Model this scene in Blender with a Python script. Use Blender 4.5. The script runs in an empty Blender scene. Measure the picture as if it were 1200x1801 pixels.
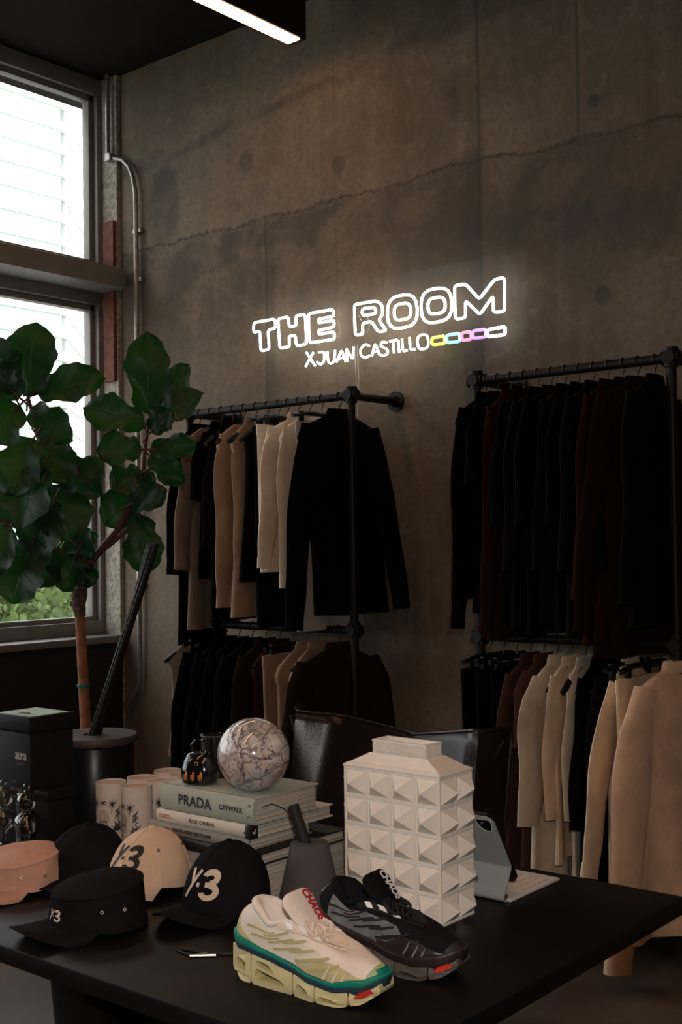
import bpy, bmesh, math, random
from mathutils import Vector, Matrix, noise
random.seed(7)
S = bpy.context.scene
C = S.collection
PI = math.pi
# ---------------------------------------------------------------- camera
YAW, PITCH, ROLL, FPX, EYE = math.radians(39.74), math.radians(1.6), math.radians(-0.8), 2100.0, Vector((0, 0, 1.39))
fw = Vector((-math.sin(YAW)*math.cos(PITCH), math.cos(YAW)*math.cos(PITCH), math.sin(PITCH)))
r0 = Vector((math.cos(YAW), math.sin(YAW), 0)); u0 = r0.cross(fw)
rt = math.cos(ROLL)*r0 + math.sin(ROLL)*u0; up = -math.sin(ROLL)*r0 + math.cos(ROLL)*u0
cam = bpy.data.cameras.new('camera'); co = bpy.data.objects.new('camera', cam); C.objects.link(co); S.camera = co
cam.sensor_fit = 'VERTICAL'; cam.sensor_height = 36; cam.lens = FPX/1801*36; cam.clip_end = 500; cam.clip_start = 0.02
M3 = Matrix((rt, up, -fw)).transposed(); co.matrix_world = Matrix.Translation(EYE) @ M3.to_4x4()
# ---------------------------------------------------------------- world, lights, exposure
W = bpy.data.worlds.new('sky'); S.world = W; W.use_nodes = True
W.node_tree.nodes['Background'].inputs[0].default_value = (0.93, 0.97, 1.0, 1); W.node_tree.nodes['Background'].inputs[1].default_value = 3.3
S.view_settings.view_transform = 'Standard'; S.view_settings.look = 'None'; S.view_settings.gamma = 1; S.view_settings.exposure = 0
try: S.view_settings.use_curve_mapping = False
except Exception: pass
S.cycles.max_bounces = 8; S.cycles.transparent_max_bounces = 16; S.cycles.use_denoising = True
S.cycles.sample_clamp_indirect = 6
def light(name, kind, loc, power, color, size=0.1, rot=(0, 0, 0), sy=None, spread=None):
    l = bpy.data.lights.new(name, kind); l.energy = power; l.color = color
    o = bpy.data.objects.new(name, l); C.objects.link(o); o.location = loc; o.rotation_euler = rot
    if kind == 'AREA':
        l.size = size
        if sy: l.shape = 'RECTANGLE'; l.size_y = sy
    else: l.shadow_soft_size = size
    return o
light('camera_flash', 'POINT', (0.03, 0.02, 1.56), 60, (1, .95, .90), .035)
WARM = (1.0, 0.60, 0.34)
# ---------------------------------------------------------------- pixel -> point on a plane (measuring helper)
def at(px, py, **k):
    d = fw*FPX + rt*(px-600) - up*(py-900.5); (a, v), = k.items(); i = 'xyz'.index(a)
    return EYE + d*((v-EYE[i])/d[i])
# ---------------------------------------------------------------- node helpers / materials
class NT:
    def __init__(s, m): s.t = m.node_tree; s.n = s.t.nodes; s.l = s.t.links
    def node(s, k, **p):
        n = s.n.new(k)
        for a, b in p.items(): setattr(n, a, b)
        return n
    def put(s, i, v):
        if isinstance(v, bpy.types.NodeSocket): s.l.new(v, i)
        else: i.default_value = v
    def m(s, op, a, b=0.0, c=0.0):
        n = s.node('ShaderNodeMath', operation=op); s.put(n.inputs[0], a); s.put(n.inputs[1], b); s.put(n.inputs[2], c); return n.outputs[0]
    def mix(s, f, a, b, mode='MIX'):
        n = s.node('ShaderNodeMix', data_type='RGBA', blend_type=mode); s.put(n.inputs[0], f); s.put(n.inputs[6], a); s.put(n.inputs[7], b); return n.outputs[2]
    def noise(s, vec, scale, det=4, rough=.55, dist=0, col=False):
        n = s.node('ShaderNodeTexNoise'); n.inputs['Scale'].default_value = scale; n.inputs['Detail'].default_value = det
        n.inputs['Roughness'].default_value = rough; n.inputs['Distortion'].default_value = dist
        if vec is not None: s.l.new(vec, n.inputs['Vector'])
        return n.outputs[1 if col else 0]
    def map(s, v, a, b, c=0, d=1, smooth=True):
        n = s.node('ShaderNodeMapRange', interpolation_type='SMOOTHSTEP' if smooth else 'LINEAR'); s.put(n.inputs[0], v)
        for i, x in enumerate((a, b, c, d)): n.inputs[i+1].default_value = x
        return n.outputs[0]
    def bump(s, h, strength=.3, dist=.01):
        n = s.node('ShaderNodeBump'); n.inputs['Strength'].default_value = strength; n.inputs['Distance'].default_value = dist; s.l.new(h, n.inputs['Height']); return n.outputs[0]
def newmat(name):
    m = bpy.data.materials.new(name); m.use_nodes = True; return m, NT(m), m.node_tree.nodes['Principled BSDF']
def mat(name, col, rough=.6, metal=0, var=.12, vs=30, bump=0, bs=200, coat=0, spec=.5, sheen=0, trans=0, ior=1.45, emit=None, es=0, alpha=1):
    m, t, b = newmat(name)
    tc = t.node('ShaderNodeTexCoord').outputs['Object']
    c = (*col, 1)
    if var:
        n = t.noise(tc, vs, 5)
        c = t.mix(t.map(n, .3, .7), tuple(x*(1-var) for x in col)+(1,), tuple(min(1, x*(1+var)) for x in col)+(1,))
    t.put(b.inputs['Base Color'], c)
    b.inputs['Roughness'].default_value = rough; b.inputs['Metallic'].default_value = metal
    b.inputs['Coat Weight'].default_value = coat; b.inputs['Coat Roughness'].default_value = .1
    b.inputs['Specular IOR Level'].default_value = spec; b.inputs['Sheen Weight'].default_value = sheen
    b.inputs['Transmission Weight'].default_value = trans; b.inputs['IOR'].default_value = ior; b.inputs['Alpha'].default_value = alpha
    if bump: t.put(b.inputs['Normal'], t.bump(t.noise(tc, bs, 3), bump, .002))
    if emit: b.inputs['Emission Color'].default_value = (*emit, 1); b.inputs['Emission Strength'].default_value = es
    return m
def cloth(name, col, var=.15, bump=.28, sheen=.0):
    m, t, b = newmat(name)
    tc = t.node('ShaderNodeTexCoord').outputs['Object']
    n = t.noise(tc, 9, 4); w = t.noise(tc, 420, 2)
    c = t.mix(t.map(n, .3, .7), tuple(x*(1-var) for x in col)+(1,), tuple(min(1, x*(1+var)) for x in col)+(1,))
    t.put(b.inputs['Base Color'], t.mix(t.map(w, .35, .65, 0, .25), c, tuple(x*.7 for x in col)+(1,)))
    b.inputs['Roughness'].default_value = .93; b.inputs['Specular IOR Level'].default_value = .04; b.inputs['Sheen Weight'].default_value = sheen
    wr = t.noise(tc, 14, 5, .6, .8)
    t.put(b.inputs['Normal'], t.bump(t.m('ADD', t.m('MULTIPLY', wr, 1.0), t.m('MULTIPLY', w, .06)), bump, .02))
    return m
# ---------------------------------------------------------------- object helpers
def tag(o, label=None, cat=None, group=None, kind=None):
    if label: o['label'] = label
    if cat: o['category'] = cat
    if group: o['group'] = group
    if kind: o['kind'] = kind
    return o
def thing(name, loc, label, cat, rz=0, group=None, rot=None):
    o = bpy.data.objects.new(name, None); C.objects.link(o); o.location = loc; o.rotation_euler = rot or (0, 0, rz); o.empty_display_size = .05
    return tag(o, label, cat, group)
def link(name, me, m, parent=None, smooth=True, loc=None):
    o = bpy.data.objects.new(name, me); C.objects.link(o)
    if m is not None:
        for x in (m if isinstance(m, (list, tuple)) else [m]): me.materials.append(x)
    if smooth:
        for p in me.polygons: p.use_smooth = True
        try: me.set_sharp_from_angle(angle=math.radians(40))
        except Exception: pass
    if parent: o.parent = parent
    if loc: o.location = loc
    return o
def obj(name, bm, m, parent=None, smooth=True, loc=None):
    bmesh.ops.recalc_face_normals(bm, faces=bm.faces)
    me = bpy.data.meshes.new(name); bm.to_mesh(me); bm.free()
    return link(name, me, m, parent, smooth, loc)
def box(bm, x0, x1, y0, y1, z0, z1, bev=0, seg=2, mi=0):
    g = bmesh.ops.create_cube(bm, size=1); vs = g['verts']
    for v in vs: v.co = Vector(((x0+x1)/2+v.co.x*(x1-x0), (y0+y1)/2+v.co.y*(y1-y0), (z0+z1)/2+v.co.z*(z1-z0)))
    fs = list({f for v in vs for f in v.link_faces})
    for f in fs: f.material_index = mi
    if bev: bmesh.ops.bevel(bm, geom=list({e for v in vs for e in v.link_edges}), offset=bev, segments=seg, affect='EDGES', profile=.5)
def boxo(name, dims, m, parent=None, bev=0, seg=2, smooth=True):
    bm = bmesh.new(); box(bm, *dims, bev=bev, seg=seg); return obj(name, bm, m, parent, smooth)
def loft(bm, rings, closed=True, cap=(True, True), mi=0):
    vr = [[bm.verts.new(p) for p in r] for r in rings]; n = len(rings[0])
    for a, b in zip(vr, vr[1:]):
        for i in range(n if closed else n-1):
            j = (i+1) % n
            try: f = bm.faces.new((a[i], a[j], b[j], b[i])); f.material_index = mi
            except ValueError: pass
    if closed:
        for k, r in ((0, vr[0]), (1, vr[-1])):
            if cap[k] and n > 2:
                try: f = bm.faces.new(r); f.material_index = mi
                except ValueError: pass
    return vr
def tube(bm, pts, r, n=8, closed=False, cap=True, flat=1.0, mi=0):
    pts = [Vector(p) for p in pts]; N = len(pts); rings = []
    rr = r if isinstance(r, (list, tuple)) else [r]*N
    prev = None
    for i, p in enumerate(pts):
        a = pts[(i-1) % N] if (closed or i > 0) else p; b = pts[(i+1) % N] if (closed or i < N-1) else p
        t = (b-a).normalized()
        if prev is None:
            x = t.orthogonal().normalized()
        else:
            x = (prev - t*prev.dot(t)); x = x.normalized() if x.length > 1e-6 else t.orthogonal().normalized()
        prev = x; y = t.cross(x)
        rings.append([p + x*math.cos(2*PI*k/n)*rr[i] + y*math.sin(2*PI*k/n)*rr[i]*flat for k in range(n)])
    if closed: rings.append(rings[0])
    if closed:
        vr = [[bm.verts.new(p) for p in q] for q in rings[:-1]]; vr.append(vr[0])
        for a, b in zip(vr, vr[1:]):
            for k in range(n):
                bm.faces.new((a[k], a[(k+1) % n], b[(k+1) % n], b[k]))
    else: loft(bm, rings, True, (cap, cap), mi)
def lathe(bm, prof, n=32, c=(0, 0, 0), mi=0, cap=(True, True), sx=1, sy=1):
    loft(bm, [[Vector((c[0]+r*sx*math.cos(2*PI*k/n), c[1]+r*sy*math.sin(2*PI*k/n), c[2]+z)) for k in range(n)] for r, z in prof], True, cap, mi)
def roundpoly(pts, r, seg=4, closed=True):
    pts = [Vector(p) for p in pts]; out = []; N = len(pts)
    for i, p in enumerate(pts):
        if not closed and i in (0, N-1): out.append(p); continue
        a, b = pts[i-1], pts[(i+1) % N]; la, lb = (a-p).length, (b-p).length; q = min(r, la*.45, lb*.45)
        A = p+(a-p).normalized()*q; B = p+(b-p).normalized()*q
        for k in range(seg+1):
            t = k/seg; out.append(A*(1-t)**2+p*2*t*(1-t)+B*t*t)
    return out
def textmesh(body, size, bold=0.0, extrude=0.0006, align='LEFT', sx=1.0, shear=0, space=1.0):
    cu = bpy.data.curves.new('lettering', 'FONT'); cu.body = body; cu.size = size; cu.extrude = extrude; cu.offset = bold*size
    cu.align_x = align; cu.align_y = 'CENTER'; cu.shear = shear; cu.space_character = space; cu.resolution_u = 3
    o = bpy.data.objects.new('tmp', cu); C.objects.link(o)
    dg = bpy.context.evaluated_depsgraph_get(); me = bpy.data.meshes.new_from_object(o.evaluated_get(dg))
    bpy.data.objects.remove(o); bpy.data.curves.remove(cu)
    for v in me.vertices: v.co.x *= sx
    return me
def text(body, size, mtx, m, parent, name='lettering', **k):
    me = textmesh(body, size, **k); me.transform(mtx); return link(name, me, m, parent, smooth=False)
def frame(origin, xdir, ydir):
    x = Vector(xdir).normalized(); y = Vector(ydir); y = (y-x*y.dot(x)).normalized(); z = x.cross(y)
    return Matrix.Translation(Vector(origin)) @ Matrix((x, y, z)).transposed().to_4x4()
def copytree(o, parent=None):
    c = o.copy(); C.objects.link(c)
    if parent: c.parent = parent
    for ch in list(o.children): copytree(ch, c)
    return c
def ss(a, b, x):
    t = max(0, min(1, (x-a)/(b-a))); return t*t*(3-2*t)
def interp(tab, x):
    if x <= tab[0][0]: return tab[0][1]
    for (a, va), (b, vb) in zip(tab, tab[1:]):
        if x <= b:
            t = (x-a)/(b-a); t = t*t*(3-2*t)*.5+t*.5; return va+(vb-va)*t
    return tab[-1][1]

# ================================================================ THE ROOM
def concrete(name, wall=False):
    m, t, b = newmat(name)
    tc = t.node('ShaderNodeTexCoord').outputs['Object']
    sep = t.node('ShaderNodeSeparateXYZ'); t.l.new(tc, sep.inputs[0]); X, Y, Z = sep.outputs
    big = t.noise(tc, .9, 6, .6, .6); mid = t.noise(tc, 3.2, 8, .66, .5); fine = t.noise(tc, 38, 6, .7); huge = t.noise(tc, .35, 3)
    mp = t.node('ShaderNodeMapping'); mp.inputs['Scale'].default_value = (7, 7, .5); t.l.new(tc, mp.inputs[0]); streak = t.noise(mp.outputs[0], 1.6, 6, .65)
    c = t.mix(t.map(big, .35, .65), (.102, .075, .052, 1), (.190, .146, .102, 1))
    c = t.mix(t.map(mid, .42, .62, 0, .55), c, (.115, .100, .078, 1))
    c = t.mix(t.map(streak, .45, .7, 0, .35), c, (.225, .18, .13, 1))
    c = t.mix(t.map(fine, .42, .72, 0, .5), c, (.075, .06, .045, 1)); c = t.mix(t.map(t.noise(tc, 11, 7, .75, .4), .5, .68, 0, .35), c, (.24, .195, .14, 1))
    H = t.m('ADD', t.m('MULTIPLY', mid, .6), t.m('MULTIPLY', fine, .25))
    if wall:
        # pour line at about 2.9 m, ragged, with darker gritty concrete under it
        wob = t.m('MULTIPLY', t.m('SUBTRACT', t.noise(tc, 2.3, 6, .7), .5), .17)
        dz = t.m('SUBTRACT', t.m('ADD', Z, wob), 2.905)
        under = t.m('MULTIPLY', t.map(dz, -.75, -.02, 0, 1), t.map(dz, -.02, .0, 1, 0))
        c = t.mix(t.m('MULTIPLY', under, t.map(mid, .36, .6, .15, .8)), c, (.070, .060, .048, 1))
        line = t.map(t.m('ABSOLUTE', dz), .0, .014, 1, 0)
        c = t.mix(t.m('MULTIPLY', line, t.map(fine, .35, .6, .3, .9)), c, (.045, .038, .032, 1))
        grit = t.m('MULTIPLY', t.map(dz, -.13, -.02, 0, 1), t.map(dz, -.015, .0, 1, 0))
        g2 = t.m('MULTIPLY', grit, t.map(t.noise(tc, 24, 5, .8), .56, .68))
        c = t.mix(t.m('MULTIPLY', g2, .5), c, (.36, .31, .25, 1))
        w2 = t.m('MULTIPLY', t.m('SUBTRACT', t.noise(tc, 1.1, 5, .6), .5), .3)
        d2 = t.m('ABSOLUTE', t.m('SUBTRACT', t.m('ADD', Z, t.m('ADD', w2, t.m('MULTIPLY', X, -.06))), 3.62))
        c = t.mix(t.m('MULTIPLY', t.map(d2, 0, .05, 1, 0), t.map(mid, .4, .6, .1, .55)), c, (.06, .052, .042, 1))
        # form joints and dark seepage
        for x, w, s_, z0, z1 in ((-3.756, .006, .55, 0, 2.9), (-3.335, .005, .25, 0, 3.9), (-2.583, .008, .6, 0, 3.9), (-2.62, .05, .55, 1.9, 2.95), (-2.14, .006, .6, 2.9, 3.9), (-1.25, .006, .5, 0, 3.9), (-.1, .006, .5, 0, 3.9), (1.1, .006, .5, 0, 3.9), (-3.73, .03, .35, 1.2, 2.8)):
            d = t.m('ABSOLUTE', t.m('SUBTRACT', t.m('ADD', X, t.m('MULTIPLY', t.m('SUBTRACT', mid, .5), .02)), x))
            k = t.m('MULTIPLY', t.map(d, w*.3, w*1.6, s_, 0), t.m('MULTIPLY', t.map(Z, z0-.05, z0+.02), t.map(Z, z1-.02, z1+.05, 1, 0)))
            c = t.mix(k, c, (.05, .043, .036, 1))
        # blotches, tie-hole patches (x, z, rx, rz, strength)
        for x, z, rx, rz, s_ in ((-4.45, 3.10, .13, .24, .75), (-4.5, 3.37, .07, .03, .6), (-3.875, 3.2, .05, .06, .8), (-3.314, 3.06, .05, .05, .6), (-2.70, 2.90, .07, .06, .75), (-2.073, 3.03, .03, .03, .8), (-2.054, 2.3, .04, .045, .8),
                                 (-2.261, 2.65, .05, .05, .7), (-3.93, 3.0, .02, .03, .5), (-2.66, 3.2, .09, .14, .5), (-2.6, 3.0, .05, .2, .45), (-3.8, 2.63, .16, .12, .4), (-2.3, 2.6, .3, .1, .45), (-1.8, 2.55, .3, .14, .5), (-2.75, 1.45, .08, .1, .5), (-2.72, 1.62, .07, .05, .4)):
            dx = t.m('DIVIDE', t.m('SUBTRACT', X, x), rx); dzz = t.m('DIVIDE', t.m('SUBTRACT', Z, z), rz)
            d = t.m('SQRT', t.m('ADD', t.m('MULTIPLY', dx, dx), t.m('MULTIPLY', dzz, dzz)))
            d = t.m('ADD', d, t.m('MULTIPLY', t.m('SUBTRACT', t.noise(tc, 14, 5, .7), .5), 1.1))
            c = t.mix(t.m('MULTIPLY', t.map(d, .6, 1.1, s_, 0), t.map(mid, .35, .62, .45, 1.1)), c, (.058, .052, .043, 1))
        c = t.mix(t.m('MULTIPLY', t.map(t.noise(tc, 1.6, 4), .45, .7), t.map(Z, .5, 2.4, .55, .15)), c, (.17, .105, .062, 1))
        H = t.m('SUBTRACT', H, t.m('MULTIPLY', line, .8))
    t.put(b.inputs['Base Color'], c); b.inputs['Roughness'].default_value = .86; b.inputs['Specular IOR Level'].default_value = .25
    t.put(b.inputs['Normal'], t.bump(H, .35, .02))
    return m
m_wall = concrete('concrete_wall', True); m_conc = concrete('concrete_plain')
def floor_mat():
    m, t, b = newmat('polished_concrete')
    tc = t.node('ShaderNodeTexCoord').outputs['Object']
    a = t.noise(tc, 1.3, 7, .62, .4); f = t.noise(tc, 22, 6, .7)
    c = t.mix(t.map(a, .35, .65), (.06, .042, .029, 1), (.115, .082, .056, 1)); c = t.mix(t.map(f, .5, .7, 0, .4), c, (.055, .045, .035, 1))
    t.put(b.inputs['Base Color'], c); t.put(b.inputs['Roughness'], t.map(a, .3, .7, .5, .75)); b.inputs['Specular IOR Level'].default_value = .25; t.put(b.inputs['Normal'], t.bump(f, .1, .01)); return m
m_ceil = mat('dark_ceiling', (.008, .007, .0065), .85, spec=.15, var=.2, vs=4)
m_alu = mat('grey_aluminium', (.21, .20, .18), .5, .25, var=.08, vs=12)
m_blackwall = mat('black_low_wall', (.012, .011, .011), .7)
CEIL, WX, WY = 3.84, -4.95, 4.0
def struct(name, dims, m, bev=0):
    return tag(boxo(name, dims, m, None, bev), kind='structure')
struct('floor', (-5.3, 3.2, -3.2, 4.25, -.1, 0), floor_mat())
struct('ceiling', (-5.3, 3.2, -3.2, 4.25, CEIL, CEIL+.15), m_ceil)
struct('wall_back', (-4.78, 3.2, WY, WY+.25, 0, CEIL), m_wall)
struct('wall_right', (3.0, 3.2, -3.2, 4.0, 0, CEIL), m_ceil)
struct('wall_front', (-5.3, 3.2, -3.4, -3.2, 0, CEIL), m_ceil)
m_plaster = mat('rough_plaster', (.30, .27, .22), .95, var=.35, vs=60, bump=1.0, bs=160)
struct('wall_corner', (-5.0, -4.78, 3.975, 4.25, 0, CEIL), m_plaster)
struct('wall_left', (-5.1, -4.76, -3.2, 3.97, 0, .915), m_blackwall)
struct('trim_1', (-5.02, -4.745, -3.2, 3.972, .915, .95), m_alu, .004)
# window wall: frames per bay (a bay is 2.4 m), panes, transom
m_glass, t_, b_ = newmat('window_glass')
tr = t_.node('ShaderNodeBsdfTransparent'); gl = t_.node('ShaderNodeBsdfGlossy'); gl.inputs['Roughness'].default_value = .03
mx = t_.node('ShaderNodeMixShader'); mx.inputs[0].default_value = .06; t_.l.new(tr.outputs[0], mx.inputs[1]); t_.l.new(gl.outputs[0], mx.inputs[2]); t_.l.new(mx.outputs[0], m_glass.node_tree.nodes['Material Output'].inputs[0])
def window(n, y0, y1, z0, z1):
    bm = bmesh.new(); fx0, fx1 = -5.02, -4.90; w = .085
    for d in ((fx0, fx1, y0, y1, z1-w, z1), (fx0, fx1, y0, y1, z0, z0+w*.8), (fx0, fx1, y0, y0+w, z0+w*.8, z1-w), (fx0, fx1, y1-w, y1, z0+w*.8, z1-w)): box(bm, *d, bev=.004)
    w2 = w+.03
    for d in ((-4.98, -4.93, y0+w, y1-w, z1-w2, z1-w), (-4.98, -4.93, y0+w, y1-w, z0+w*.8, z0+w2*.8), (-4.98, -4.93, y0+w, y0+w2, z0+w, z1-w), (-4.98, -4.93, y1-w2, y1-w, z0+w, z1-w)): box(bm, *d, bev=.003)
    o = tag(obj('window_%d' % n, bm, m_alu), kind='structure')
    boxo('pane', (-4.965, -4.957, y0+w, y1-w, z0+w*.7, z1-w), m_glass, o)
k = 1
for y1 in (4.03, 1.55, -.93):
    window(k, y1-2.46, y1, .95, 2.74); window(k+1, y1-2.46, y1, 2.80, CEIL); k += 2
struct('trim_2', (-5.02, -4.70, -3.2, 3.965, 2.715, 2.815), m_alu, .006)
struct('wall_left_rear', (-5.1, -4.9, -3.4, -3.39, 0, CEIL), m_blackwall)
m_rust = mat('rust_red_steel', (.13, .045, .028), .85, var=.3, vs=25)
struct('trim_3', (-4.87, -4.79, 3.955, 3.976, 2.25, 3.08), m_rust)
# daylight portals in the window openings
for (z0, z1) in ((1.03, 2.63), (2.9, 3.74)):
    p = light('daylight_opening', 'AREA', (-5.06, .3, (z0+z1)/2), 1, (1, 1, 1), z1-z0, (0, -PI/2, 0), 7.3); p.data.cycles.is_portal = True

# ================================================================ OUTSIDE
m_slab = mat('white_facade_band', (.8, .8, .78), .8, var=.03); m_tint = mat('pale_green_facade_glass', (.50, .585, .53), .35, var=.06, vs=.05)
m_slab2 = mat('grey_white_facade_band', (.9, .9, .88), .8, var=.05); m_tint2 = mat('grey_facade_glass', (.55, .57, .55), .4, var=.2, vs=.3)
m_street = mat('pale_street', (.45, .44, .40), .9, var=.1, vs=.5)
struct('ground_outside', (-260, -5.4, -120, 260, -.25, -.15), m_street)
P0 = at(107, 300, x=-90.0)
def tower(name, label, p, d, length, depth, floors, fh, ma, mb, zig=False):
    o = thing(name, (p.x, p.y, -.15), label, 'building', math.atan2(d.y, d.x))
    bm = bmesh.new(); box(bm, 0, length, 0, depth, 0, floors*fh); obj('glazing', bm, mb, o, False)
    bm = bmesh.new()
    for i in range(floors+1): box(bm, -.25, length+.25, -.25, depth+.25, i*fh-.42, i*fh+.42)
    obj('floor_bands', bm, ma, o, False)
    bm = bmesh.new()
    for i in range(int(length/2.2)): box(bm, i*2.2, i*2.2+.1, -.06, .02, 0, floors*fh)
    obj('mullions', bm, ma, o, False)
    return o
def wing(o, p, d, length, depth, floors, fh, ma, mb):
    M = Matrix.Rotation(-o.rotation_euler.z, 4, 'Z') @ Matrix.Translation(Vector((p.x, p.y, 0))-Vector((o.location.x, o.location.y, 0))) @ Matrix.Rotation(math.atan2(d.y, d.x), 4, 'Z')
    bm = bmesh.new(); box(bm, 0, length, 0, depth, 0, floors*fh); bm.transform(M); obj('wing_glazing', bm, mb, o, False)
    bm = bmesh.new()
    for i in range(floors+1): box(bm, -.25, length+.25, -.25, depth+.25, i*fh-.42, i*fh+.42)
    bm.transform(M); obj('wing_bands', bm, ma, o, False)
PX = at(107, 300, x=-90.0); HX = Vector((math.sin(math.radians(-44)), math.cos(math.radians(44)), 0))
ot = tower('office_tower', 'tall office tower with white floor bands and pale green glass seen through left of window', Vector((-90, PX.y-60, 0)), Vector((0, 1, 0)), 60, 25, 22, 2.15, m_slab, m_tint)
# ---------------------------------------------------------------- trees outside
def foliage(bm, c, rx, ry, rz, n, size, rnd):
    for _ in range(n):
        while True:
            p = Vector((rnd.uniform(-1, 1), rnd.uniform(-1, 1), rnd.uniform(-1, 1)))
            if .45 < p.length < 1: break
        q = Vector((c[0]+p.x*rx, c[1]+p.y*ry, c[2]+p.z*rz)); q += Vector([rnd.gauss(0, .06) for _ in range(3)])
        a = Vector([rnd.gauss(0, 1) for _ in range(3)]).normalized(); b = a.orthogonal().normalized(); s = size*rnd.uniform(.6, 1.3)
        vs = [bm.verts.new(q+a*s), bm.verts.new(q+b*s*.5), bm.verts.new(q-a*s), bm.verts.new(q-b*s*.5)]; bm.faces.new(vs)
m_leafo = mat('street_tree_leaves', (.10, .15, .04), .7, var=.5, vs=3); m_barko = mat('street_tree_bark', (.12, .09, .06), .9)
rnd = random.Random(3)
for i, (px, h, yy) in enumerate(((-60, 1.2, -10.5), (30, 1.25, -12.7), (95, 1.45, -15.5), (140, 2.0, -18.5), (215, 2.2, -21.5))):
    q = at(px, 1080, x=yy)
    o = thing('street_tree', (q.x, q.y, -.15), ('leafy green tree beyond the window, %s' % ['leftmost and half out of frame', 'second from the left edge', 'in the middle of the pane', 'nearest the right jamb', 'hidden mostly by the window jamb', 'furthest right behind the jamb'][i]), 'tree', group='trees beyond the window')
    bm = bmesh.new(); foliage(bm, (0, 0, h*.6), 1.1, 1.1, h*.48, 3800, .07, rnd); obj('crown', bm, m_leafo, o, False)
    bm = bmesh.new(); tube(bm, [(0, 0, 0), (.05, 0, h*.3), (0, .05, h*.7)], [.09, .07, .03]); obj('trunk', bm, m_barko, o)
wing(ot, Vector((-90.2, PX.y+.6, 0)), HX, 45, 10, 22, 2.15, m_slab2, m_tint2)

# ================================================================ CEILING LIGHTS
m_black = mat('black_painted_metal', (.010, .009, .009), .5, var=.1, spec=.3)
def strip_light(x, y0, y1, label, es=9):
    o = thing('linear_ceiling_light', (x, y1, CEIL), label, 'ceiling light')
    bm = bmesh.new(); L = y1-y0
    box(bm, -.045, .045, -L, 0, -.29, 0, bev=.003); obj('housing', bm, m_black, o)
    m = mat('warm_light_diffuser', (1, 1, 1), .5, var=0, emit=(1, .52, .26), es=es)
    bm = bmesh.new(); box(bm, -.034, .034, -L+.03, -.03, -.296, -.2895); obj('diffuser', bm, m, o)
    return o
strip_light(-3.36, .9, 3.80, 'black linear ceiling light with a glowing warm strip, ending near the concrete wall', 15)
strip_light(-1.25, -1.9, 1.3, 'black linear ceiling light with a warm strip above the display table', 25)
strip_light(.9, -1.9, 1.0, 'black linear ceiling light with a warm strip, furthest right of the three', 27)
# ================================================================ CONDUIT
m_conduit = mat('galvanised_conduit', (.30, .29, .26), .4, .7, var=.15)
o = thing('electrical_conduit', (-4.63, 3.972, 0), 'thin grey metal conduit bending from the window corner down the concrete wall', 'conduit')
bm = bmesh.new(); pts = [(-.19, -.02, 3.84), (-.19, -.02, 3.42), (-.17, -.01, 3.405), (-.10, 0, 3.385), (-.05, 0, 3.34), (-.02, 0, 3.28), (-.002, 0, 3.2), (0, 0, 3.1), (0, 0, .72), (-.02, 0, .68), (-.11, -.01, .58)]
tube(bm, [Vector(p) for p in pts], .0125, 10); obj('pipe', bm, m_conduit, o)
for z in (3.0, 2.75, 1.2): boxo('clamp', (-.03, .03, .003, .027, z-.012, z+.012), m_conduit, o, .003)
boxo('junction', (-.2, -.16, -.035, .01, 3.39, 3.43), m_conduit, o, .004)

# ================================================================ NEON SIGN
sign = thing('neon_sign', (-3.04, 3.98, 2.4), 'glowing white neon sign reading THE ROOM X JUAN CASTILLO with coloured boxes', 'sign')
SO = Vector((-3.04, 3.98, 2.4)); SY = 3.93
def neonmat(n, c, s): return mat(n, (1, 1, 1), .4, var=0, emit=c, es=s)
m_nw = neonmat('white_neon', (1, 1, .95), 4.2)
def stroke(name, pts, crop, closed, r, m, rr=.014):
    ox, oy, s = crop; P = [at(ox+x/s, oy+y/s, y=SY)-SO for x, y in pts]
    P = roundpoly(P, rr, 4, closed); bm = bmesh.new(); tube(bm, P, r, 8, closed); return obj(name, bm, m, sign)
A_, B_ = (435, 520, 5.217), (610, 470, 4.138)
for pts, c in (([(60, 248), (255, 213), (260, 298), (190, 316), (202, 492), (125, 508), (116, 322), (58, 340)], A_),
               ([(282, 212), (378, 195), (385, 288), (452, 275), (445, 185), (532, 170), (545, 445), (450, 460), (442, 362), (382, 372), (390, 468), (300, 484)], A_),
               ([(562, 165), (790, 125), (797, 188), (650, 218), (655, 250), (797, 226), (797, 286), (652, 320), (658, 354), (800, 330), (802, 400), (570, 433)], A_),
               ([(56, 272), (215, 244), (258, 275), (262, 345), (232, 382), (290, 462), (228, 470), (182, 394), (114, 408), (120, 488), (62, 495)], B_),
               ([(785, 135), (865, 122), (965, 232), (1078, 88), (1150, 75), (1150, 320), (1068, 330), (1066, 208), (970, 345), (865, 243), (865, 368), (790, 378)], B_)):
    stroke('letter_tube', pts, c, True, .0058, m_nw)
for pts, rr in (([(112, 303), (208, 290), (212, 338), (114, 352)], .03), ([(294, 222), (505, 188), (520, 420), (300, 460)], .085), ([(344, 275), (462, 255), (470, 370), (348, 392)], .045),
            ([(538, 170), (758, 140), (772, 378), (545, 420)], .085), ([(590, 230), (712, 212), (722, 325), (594, 348)], .045)):
    stroke('letter_tube', pts, B_, True, .0058, m_nw, rr)
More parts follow.
